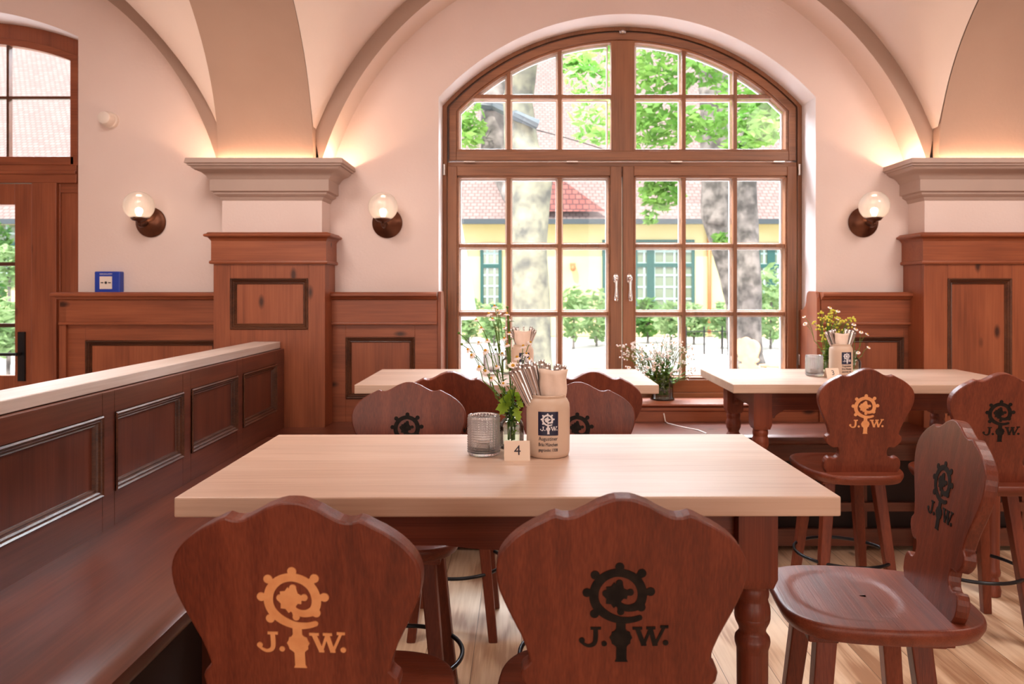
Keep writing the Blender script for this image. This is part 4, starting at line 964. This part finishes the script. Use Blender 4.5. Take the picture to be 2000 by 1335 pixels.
# table three bouquet
for (vx2, vy2, spots, nm) in ((1.592, 3.99, [(1608, 640), (1620, 625), (1600, 622), (1632, 640), (1615, 655), (1625, 612), (1640, 628), (1650, 640), (1662, 632)], 'a'),):
    for i, (px, py) in enumerate(spots):
        tips = [at(px + rnd.uniform(-10, 10), py + rnd.uniform(-10, 10), 3.95 + rnd.uniform(-.04, .04)) for _ in range(5)]
        sprig('wildflower_sprig', (vx2 + .008 * math.cos(i), vy2 + .008 * math.sin(i), ZT1 + .02), tips, 'yellow-green flowering sprig in the vase behind the number 3 table jug', 'flower', 'yellow-green sprigs on table three', head=.012, stemr=.0014, nleaf=14, leafL=.034, leafmat='leaf', petal='petal_yellow', small=True, bud=0)
for i, tips in enumerate([[(1570, 618), (1572, 632)], [(1621, 600)], [(1637, 607)], [(1636, 622)]]):
    sprig('daisy_sprig', (1.592, 3.985, ZT1 + .02), [at(a, b, 3.93) for a, b in tips], 'white blossom on a thin stem above the left vase on table three', 'flower', 'white blossoms in the left vase on table three', head=.012, stemr=.0012, nleaf=3, bud=0)
for i, tips in enumerate([[(1668, 633), (1672, 642)], [(1682, 648), (1694, 652)], [(1697, 678)], [(1676, 688)], [(1661, 646)]]):
    sprig('daisy_sprig', (1.735, 3.98, ZT1 + .02), [at(a, b, 3.93) for a, b in tips], 'white blossom arching out of the right vase on table three', 'flower', 'white blossoms in the right vase on table three', head=.012, stemr=.0012, nleaf=3, bud=0)
for i, tips in enumerate([[(968, 600), (975, 612)], [(985, 640)], [(1000, 655)]]):
    sprig('daisy_sprig', (-.07, 3.97, ZT1 + .02), [at(a, b, 3.95) for a, b in tips], 'white daisy in the bottle vase on the middle table', 'flower', 'daisies on the middle table', head=.014, stemr=.0014, nleaf=6, bud=0)

# ---------------------------------------------------------------- wall lamps and small wall devices
def make_sconce():
    t = thing('wall_lamp', 'lamp', 'lamp')         # origin on the wall at the centre of the rose; -y points into the room
    T = Matrix.Rotation(R(90), 4, 'X')
    MB().lathe([(.090, 0), (.092, .008), (.086, .014), (.080, .016), (.072, .024), (.050, .036), (.028, .046), (.014, .052), (.001, .053)], 40, T, cap=False).build('rose', 'bronze', t, smooth=True)
    MB().tube(bez((0, -.045, -.005), (0, -.12, -.05), (0, -.150, -.022), 10) + [(0, -.150, .0)], .0095, 12).build('arm', 'bronze', t, smooth=True)
    m = MB(); m.lathe([(.010, -.030), (.013, -.022), (.010, -.014), (.016, -.008), (.036, -.002), (.046, .010), (.048, .018), (.044, .020), (.040, .016), (.001, .012)], 32, Matrix.Translation((0, -.150, 0)), cap=False)
    m.build('gallery', 'bronze', t, smooth=True)
    for k in range(3):
        a = math.pi / 2 * 0 + k * 2.094 + .5; MB().tube([(.046 * math.cos(a), -.150 + .046 * math.sin(a), .010), (.060 * math.cos(a), -.150 + .060 * math.sin(a), .010)], .003, 8).build('thumb_screw', 'bronze', t, smooth=True)
    r = .086; prof = [(r * math.sin(a), r * -math.cos(a) * 1.0) for a in [.50 + (math.pi - .50) * i / 28 for i in range(29)]]; prof[-1] = (.0005, r)
    m = MB(); vs = []; fs = []; n = 96
    for j, (rr, z) in enumerate(prof):
        for k in range(n):
            a = 2 * math.pi * k / n; q = 1 + .006 * math.cos(32 * a); vs.append((rr * q * math.cos(a), rr * q * math.sin(a), z))
    for j in range(len(prof) - 1):
        for k in range(n): fs.append((j * n + k, j * n + (k + 1) % n, (j + 1) * n + (k + 1) % n, (j + 1) * n + k))
    m.add(vs, fs, Matrix.Translation((0, -.150, .084))); m.build('globe', 'globe_glass', t, smooth='all')
    MB().lathe([(.010, .014), (.013, .030), (.020, .045), (.022, .058), (.016, .070), (.001, .076)], 20, Matrix.Translation((0, -.150, 0)), cap=False).build('bulb', 'linen', t, smooth=True)
    return t
def globe_mat():
    m = bpy.data.materials.new('ribbed_globe_glass'); m.use_nodes = True; nt = m.node_tree; nt.nodes.clear(); N = nt.nodes
    o = N.new('ShaderNodeOutputMaterial'); t = N.new('ShaderNodeBsdfTransparent'); tr = N.new('ShaderNodeBsdfTranslucent'); g = N.new('ShaderNodeBsdfGlossy'); df = N.new('ShaderNodeBsdfDiffuse')
    t.inputs[0].default_value = (1, .97, .95, 1); tr.inputs[0].default_value = (1, .93, .88, 1); df.inputs[0].default_value = (1, .94, .92, 1); g.inputs['Roughness'].default_value = .12
    lw = N.new('ShaderNodeLayerWeight'); lw.inputs['Blend'].default_value = .45
    a = N.new('ShaderNodeMixShader'); a.inputs[0].default_value = .55; nt.links.new(tr.outputs[0], a.inputs[1]); nt.links.new(df.outputs[0], a.inputs[2])
    mr = N.new('ShaderNodeMapRange'); mr.inputs['To Min'].default_value = .60; mr.inputs['To Max'].default_value = .92; nt.links.new(lw.outputs['Facing'], mr.inputs['Value'])
    b = N.new('ShaderNodeMixShader'); nt.links.new(mr.outputs[0], b.inputs[0]); nt.links.new(t.outputs[0], b.inputs[1]); nt.links.new(a.outputs[0], b.inputs[2])
    fr = N.new('ShaderNodeFresnel'); c = N.new('ShaderNodeMixShader'); nt.links.new(fr.outputs[0], c.inputs[0]); nt.links.new(b.outputs[0], c.inputs[1]); nt.links.new(g.outputs[0], c.inputs[2])
    nt.links.new(c.outputs[0], o.inputs[0]); return m
M['globe_glass'] = globe_mat()
sc_ = make_sconce(); GW = 'globe wall lamps'
place(sc_, (-2.255, YW, 1.855), 0, 'bronze globe wall lamp left of the left pilaster, above the blue alarm box', GW)
place(sc_, (-.815, YW, 1.85), 0, 'bronze globe wall lamp between the left pilaster and the big window', GW)
place(sc_, (2.082, YW, 1.855), 0, 'bronze globe wall lamp between the big window and the right pilaster', GW)

t = thing('fire_alarm_box', 'blue square alarm call point with a pale front plate on the wall above the panelling', 'alarm box', (-2.497, YW, 1.487))
MB().box(-.077, .077, -.05, 0, -.068, .068).build('housing', 'blue_plastic', t, bevel=.006)
MB().box(-.045, .030, -.0515, -.050, -.038, .038).build('front_plate', 'white_plastic', t, bevel=.001)
m = MB(); m.lathe([(.008, 0), (.008, .0012)], 18, Matrix.Translation((-.007, -.0515, 0)) @ Matrix.Rotation(R(90), 4, 'X')); m.box(-.038, -.026, -.0525, -.0515, -.003, .003).box(.012, .024, -.0525, -.0515, -.003, .003)
m.add([(-.026, -.0525, -.006), (-.020, -.0525, 0), (-.026, -.0525, .006), (.012, -.0525, -.006), (.006, -.0525, 0), (.012, -.0525, .006)], [(0, 1, 2), (3, 4, 5)]); m.build('button', 'black_plastic', t)
text_obj('HAUSALARM', .013, 'white_print', 'lettering', t, Matrix.Translation((-.007, -.0505, .052)) @ Matrix.Rotation(R(90), 4, 'X'))
t = thing('alarm_strobe', 'small round white alarm strobe high on the wall beside the glazed door', 'detector', (-2.50, YW, 2.475))
T = Matrix.Rotation(R(90), 4, 'X'); MB().lathe([(.050, 0), (.050, .025), (.046, .030)], 32, T).build('base', 'white_plastic', t, smooth=True)
MB().lathe([(.044, .030), (.044, .060), (.036, .085), (.022, .092), (.001, .093)], 32, T, cap=False).build('dome', 'white_plastic', t, smooth=True)
t = thing('wall_speaker', 'white box standing on the right pilaster capital, cut off by the photo edge', 'loudspeaker', (3.02, 4.30, 2.10))
MB().box(-.08, .12, -.18, 0, -.10, .18).build('housing', 'white_plastic', t, bevel=.01)

# ---------------------------------------------------------------- the courtyard outside
tag(MB().box(-45, 40, 5.16, 60, -.12, -.02).build('ground', 'gravel'), kind='structure')
YB = 24.0
def bx_at(px, Y): return (px - 1018) * Y / 1490
def bz_at(py, Y): return CAMZ + (567 - py) * Y / 1490
bld = thing('courtyard_building', 'long yellow building with a pale tiled roof and green windows across the courtyard', 'building')
MB().box(-32, 24, YB, YB + 9, 0, 3.55).build('wall', 'yellow_wall', bld)
rf = MB(); ez = 3.62
rf.add([(-33, YB - .5, ez), (25, YB - .5, ez), (25, YB + 10, ez + 9.0), (-33, YB + 10, ez + 9.0)], [(0, 1, 2, 3)])
rf.add([(-33, YB - .5, ez - .1), (25, YB - .5, ez - .1), (25, YB + 10, ez + 8.9), (-33, YB + 10, ez + 8.9)], [(0, 1, 2, 3)])
def uvplane(o, sx=1, sy=1):
    uv = o.data.uv_layers.new(name='uv')
    for lp in o.data.loops:
        c = o.data.vertices[lp.vertex_index].co; uv.data[lp.index].uv = (c.x * sx, math.hypot(c.y - YB, c.z - ez) * sy)
r_ = rf.build('roof', 'roof', bld, fix=False); uvplane(r_)
# cross gable with a red roof slope
gx0, gx1 = bx_at(1052, YB), bx_at(1180, YB)
g = MB(); g.add([(gx0 - .9, YB - .56, ez + .25), (gx1, YB - .56, ez + .25), (gx0 - .2, YB + 1.2, ez + 2.2), (gx0 - 1.4, YB + 1.2, ez + 2.2)], [(0, 1, 2, 3)])
g.add([(gx0 - .9, YB - .5, ez), (gx1, YB - .5, ez), (gx0 - .2, YB + 1.3, ez + 1.4), (gx0 - 1.4, YB + 1.3, ez + 1.4)], [(0, 1, 2, 3)])
o = g.build('red_roof_slope', 'roof_red', bld, fix=False); uvplane(o)
MB().box(-33, 25, YB - .62, YB - .48, ez - .14, ez + .02).build('gutter', 'gutter', bld)
MB().box(-33, 25, YB - .5, YB, ez - .12, ez - .08).build('eaves_board', 'yellow_wall', bld)
def out_window(px0, px1, py0, py1, cols, rows, posts=()):
    x0, x1, z1, z0 = bx_at(px0, YB), bx_at(px1, YB), bz_at(py0, YB), bz_at(py1, YB); fwd = YB - .07
    m = MB(); e = .10
    m.box(x0, x1, fwd, YB, z1 - e, z1).box(x0, x1, fwd, YB, z0, z0 + e).box(x0, x0 + e, fwd, YB, z0 + e, z1 - e).box(x1 - e, x1, fwd, YB, z0 + e, z1 - e)
    zt = z1 - (z1 - z0) * .36; m.box(x0 + e, x1 - e, fwd, YB, zt - .06, zt + .06)
    for p in posts: x = x0 + (x1 - x0) * p; m.box(x - .12, x + .12, fwd - .002, YB, z0 + e, z1 - e)
    wdw = m.build('window', 'green_paint', bld)
    m = MB()
    for i in range(1, cols): x = x0 + (x1 - x0) * i / cols; m.box(x - .03, x + .03, YB - .05, YB - .01, z0 + e, z1 - e)
    for i in range(1, rows): z = z0 + (z1 - z0) * i / rows; m.box(x0 + e, x1 - e, YB - .045, YB - .01, z - .03, z + .03)
    m.build('glazing_bars', 'pale_green', wdw); MB().box(x0 + e, x1 - e, YB - .02, YB - .005, z0 + e, z1 - e).build('pane', 'dim_glass', wdw)
out_window(938, 980, 474, 600, 3, 6)
out_window(1176, 1206, 468, 620, 2, 6)
out_window(1238, 1356, 468, 606, 6, 6, (.27, .78))
out_window(1478, 1532, 474, 600, 4, 6, (.5,))
out_window(-60, 40, 430, 560, 4, 5)
MB().tube([(bx_at(1384, YB), YB - .08, 3.4), (bx_at(1384, YB), YB - .08, .1)], .06, 8).build('downpipe', 'copper', bld, smooth='all')
m = MB(); m.box(bx_at(1113, YB), bx_at(1123, YB), YB - .25, YB, bz_at(520, YB), bz_at(514, YB)); m.sphere((bx_at(1118, YB), YB - .2, bz_at(524, YB)), .09, 10, 8); m.build('wall_light', 'copper', bld)

def trunk(name, mat, pts, label, cat='tree', sides=16, parent=None):
    """pts: (px, py, Y, width in px); a lumpy trunk with its roots."""
    m = MB(); P = [Vector(at(px, py, Y)) for px, py, Y, _ in pts]; W = [wd * Y / 1490 / 2 for _, _, Y, wd in pts]
    PP, WW = [], []
    for i in range(len(P) - 1):
        for s_ in range(6): t = s_ / 6; PP.append(P[i].lerp(P[i + 1], t)); WW.append(W[i] + (W[i + 1] - W[i]) * t)
    PP.append(P[-1]); WW.append(W[-1]); k = len(m.v); m.tube(PP, WW, sides)
    for i in range(len(m.v)):
        v = Vector(m.v[i]); q = 1 + .05 * math.sin(v.z * 5 + i % sides) ; c = PP[min(len(PP) - 1, i // sides)]; m.v[i] = tuple(c + (v - c) * q)
    o = m.build('trunk', mat, parent, smooth='all'); return o
def cloud(name, mat, clumps, leaf, parent, seed=1):
    rg = random.Random(seed); vs, fs = [], []
    for (c, r, n) in clumps:
        for _ in range(n):
            while True:
                q = Vector((rg.uniform(-1, 1), rg.uniform(-1, 1), rg.uniform(-1, 1)))
                if q.length < 1: break
            p = Vector(c) + Vector((q.x * r[0], q.y * r[1], q.z * r[2])); a = Vector((rg.gauss(0, 1), rg.gauss(0, 1), rg.gauss(0, .5))).normalized(); b = a.cross(Vector((rg.gauss(0, 1), rg.gauss(0, 1), rg.gauss(0, 1)))).normalized()
            s_ = leaf * rg.uniform(.6, 1.3); k = len(vs)
            vs += [p - a * s_, p - b * s_ * .4, p + a * s_, p + b * s_ * .4]; fs.append((k, k + 1, k + 2, k + 3))
    return MB().add(vs, fs).build(name, mat, parent, fix=False)
def clump(px, py, Y, wpx, hpx, n): s_ = Y / 1490; return (at(px, py, Y), (wpx * s_ / 2, max(wpx, hpx) * s_ / 3, hpx * s_ / 2), n)

t = thing('chestnut_tree', 'big mossy tree trunk with a metal band, left of the window mullion outside', 'tree')
trunk('trunk', 'mossy_bark', [(1040, 790, 9, 110), (1038, 700, 9, 84), (1036, 600, 9, 74), (1034, 480, 9, 72), (1034, 400, 9, 76), (1036, 350, 9, 84), (1020, 290, 9, 70), (1010, 200, 9, 58), (1024, 120, 9, 52), (1034, 40, 9, 48)], '', parent=t)
trunk('bough', 'bark', [(1034, 420, 9.05, 40), (1000, 380, 9.4, 40), (966, 300, 9.9, 52), (966, 200, 10.2, 56), (985, 110, 10.4, 60), (1000, 30, 10.6, 60)], '', parent=t)
m = MB(); c = at(966, 225, 10.15); c2 = at(1010, 240, 9)
m.tube([(c[0] - .24, c[1] - .22, c[2] + .08), (c[0] + .02, c[1] - .30, c[2] + .05), (c2[0] + .0, c2[1] - .26, c2[2] + .02), (c2[0] + .24, c2[1] - .2, c2[2] - .06)], .06, 8); m.build('metal_band', 'gutter', t)
cloud('foliage', 'tree_leaf', [clump(1150, 140, 8.4, 100, 110, 150), clump(1165, 230, 8.2, 110, 110, 180), clump(1120, 120, 8.6, 60, 60, 90), clump(918, 245, 9.6, 60, 110, 170), clump(1190, 60, 8.5, 160, 80, 200)], .075, t, 3)
t = thing('forked_tree', 'pale forked tree trunk leaning left, seen through the right window casement', 'tree')
trunk('trunk', 'bark', [(1452, 690, 15.5, 60), (1440, 600, 15.5, 44), (1424, 530, 15.5, 40), (1405, 470, 15.5, 42), (1396, 420, 15.5, 52), (1394, 350, 15.5, 50), (1390, 230, 15.5, 44), (1384, 130, 15.5, 40), (1372, 40, 15.5, 38)], '', parent=t)
trunk('bough', 'bark', [(1398, 440, 15.4, 40), (1416, 350, 15.4, 36), (1420, 250, 15.3, 30), (1412, 150, 15.3, 28), (1405, 60, 15.3, 24)], '', parent=t)
cloud('foliage', 'tree_leaf', [clump(1290, 140, 12, 150, 130, 400), clump(1290, 245, 12, 150, 110, 380), clump(1380, 245, 11.5, 140, 80, 220), clump(1400, 130, 12, 120, 90, 160), clump(1290, 380, 12.5, 90, 60, 190), clump(1285, 345, 12.5, 80, 60, 120), clump(1270, 425, 12.5, 30, 30, 30)], .10, t, 4)
t = thing('straight_tree', 'thick straight grey tree trunk behind the right window casement', 'tree')
trunk('trunk', 'bark', [(1462, 720, 13.5, 66), (1462, 690, 13.5, 52), (1464, 600, 13.5, 46), (1462, 500, 13.5, 44), (1458, 400, 13.5, 40), (1460, 330, 13.5, 38), (1470, 200, 13.5, 34), (1476, 100, 13.5, 30)], '', parent=t)
cloud('foliage', 'tree_leaf', [clump(1484, 245, 9, 90, 90, 330), clump(1440, 290, 9.5, 60, 40, 90), clump(1410, 470, 12.5, 40, 34, 60), clump(1500, 200, 9, 60, 40, 70), clump(1440, 190, 9.5, 100, 60, 120)], .085, t, 5)

# shrubs and young trees in front of the yellow wall
for i, (px, py, Y, wpx, hpx, n, mt) in enumerate([(915, 620, 21, 60, 90, 320, 'hedge_leaf'), (965, 628, 20, 60, 80, 300, 'hedge_leaf'), (1120, 610, 19, 60, 110, 320, 'hedge_leaf'), (1165, 615, 20, 60, 110, 320, 'hedge_leaf'), (1265, 620, 21, 70, 80, 400, 'leaf_dark'), (1310, 622, 19, 70, 70, 300, 'hedge_leaf'), (1355, 625, 20.5, 60, 70, 280, 'hedge_leaf'), (1410, 625, 19, 50, 70, 240, 'hedge_leaf'), (1505, 590, 19, 70, 150, 460, 'hedge_leaf'), (1545, 620, 16, 40, 100, 260, 'hedge_leaf')]):
    lab = ['pale green shrub at the far left behind the window', 'pale green shrub under the left green-framed window outside', 'airy young tree left of the window handles outside', 'airy young tree next to the window mullion outside', 'dark green bush below the large green-framed window', 'bright bush right of the dark green bush outside', 'small bright bush left of the copper downpipe', 'small bush between the downpipe and the straight trunk', 'tall leafy shrub right of the straight tree trunk', 'leafy shrub at the far right behind the window'][i]
    t = thing('shrub', lab, 'shrub'); cloud('foliage', mt, [clump(px, py, Y, wpx, hpx, n)], .13, t, 20 + i)
    b0 = at(px, py, Y); MB().tube([(b0[0], b0[1], -.02), (b0[0] + .02, b0[1], b0[2])], .03, 6).build('stem', 'bark', t)
for i, (px, py, Y, wpx, hpx, n) in enumerate([(18, 520, 15, 40, 90, 260), (-10, 470, 16, 60, 90, 260), (16, 640, 12, 50, 120, 360), (-30, 600, 13, 60, 160, 360)]):
    t = thing('shrub', ['variegated climbing shrub seen through the door glass, upper part', 'leafy shrub at the far left edge of the door glass', 'green bush low behind the door glass', 'green bush cut off by the left photo edge'][i], 'shrub')
    cloud('foliage', 'hedge_leaf' if i % 2 == 0 else 'leaf_dark', [clump(px, py, Y, wpx, hpx, n)], .10, t, 40 + i)
    b0 = at(px, py, Y); MB().tube([(b0[0], b0[1], -.02), (b0[0], b0[1], b0[2])], .03, 6).build('stem', 'bark', t)
t = thing('iron_fence', 'low thin black iron fence at the edge of the gravel courtyard', 'fence')
Yf = 17.5; x0, x1 = bx_at(1340, Yf), bx_at(1446, Yf)
for k in range(4): x = x0 + (x1 - x0) * k / 3; MB().tube([(x, Yf, -.02), (x, Yf, .62)], .018, 6).build('post', 'black_metal', t)
MB().tube([(x0, Yf, .50), (x1, Yf, .50)], .012, 6).build('rail', 'black_metal', t)

def make_garden_chair():
    t = thing('garden_chair', 'chair', 'chair'); H = .42
    out = [(x * 1.05, H - z * .95) for x, z in HALF]; poly = [(-x, z) for x, z in reversed(out[1:])] + out
    MB().prism(poly, -.025, 0, 'y', Matrix.Translation((0, -.18, .45)) @ Matrix.Rotation(R(10), 4, 'X')).build('backrest', 'pale_wood', t)
    MB().box(-.2, .2, -.2, .2, .42, .45).build('seat', 'pale_wood', t, bevel=.01)
    for sx in (-1, 1):
        for sy in (-1, 1): MB().tube([(sx * .14, sy * .14, .42), (sx * .19, sy * .19, -.02)], [.02, .016], 8).build('leg', 'pale_wood', t, smooth='all')
    return t
gc = make_garden_chair(); GC = 'pale wooden garden chairs'
place(gc, (bx_at(1486, 9.6), 9.6, 0), R(-60), 'pale wooden garden chair in front of the straight tree trunk outside', GC)
place(gc, (bx_at(1183, 10), 10, 0), R(70), 'pale wooden garden chair outside, left of the window mullion', GC)
place(gc, (bx_at(1525, 10.2), 10.2, 0), R(30), 'pale wooden garden chair at the far right of the courtyard view', GC)
t = thing('garden_parasol', 'closed white parasol with dark lettering at the left edge of the window view', 'parasol', (bx_at(880, 8.5), 8.5, 0))
MB().tube([(0, 0, 0), (0, 0, 2.9)], .025, 10).build('pole', 'pale_wood', t)
vs = []; n = 24; hs = [(0.02, 2.95), (.05, 2.6), (.12, 2.1), (.20, 1.6), (.26, 1.15), (.24, 1.12)]
m = MB()
for r, z in hs:
    for k in range(n): a = 2 * math.pi * k / n; q = 1 + .16 * (1 if k % 2 else -1); vs.append((r * q * math.cos(a), r * q * math.sin(a), z))
m.add(vs, [(j * n + k, j * n + (k + 1) % n, (j + 1) * n + (k + 1) % n, (j + 1) * n + k) for j in range(len(hs) - 1) for k in range(n)]).build('canopy', 'canvas', t, smooth='all')
MB().lathe([(.28, 0), (.28, .06), (.05, .10)], 24).build('base', 'gutter', t)

w_ = MB().tube([at(1018, 246, 9.0), at(1080, 262, 9.6), at(1140, 279, 10.4), at(1205, 300, 11.4), at(1270, 318, 12.6)], .008, 6).build('cable', 'black_metal', smooth='all')
tag(w_, 'thin dark cable strung outside from the metal band on the mossy trunk', 'cable')
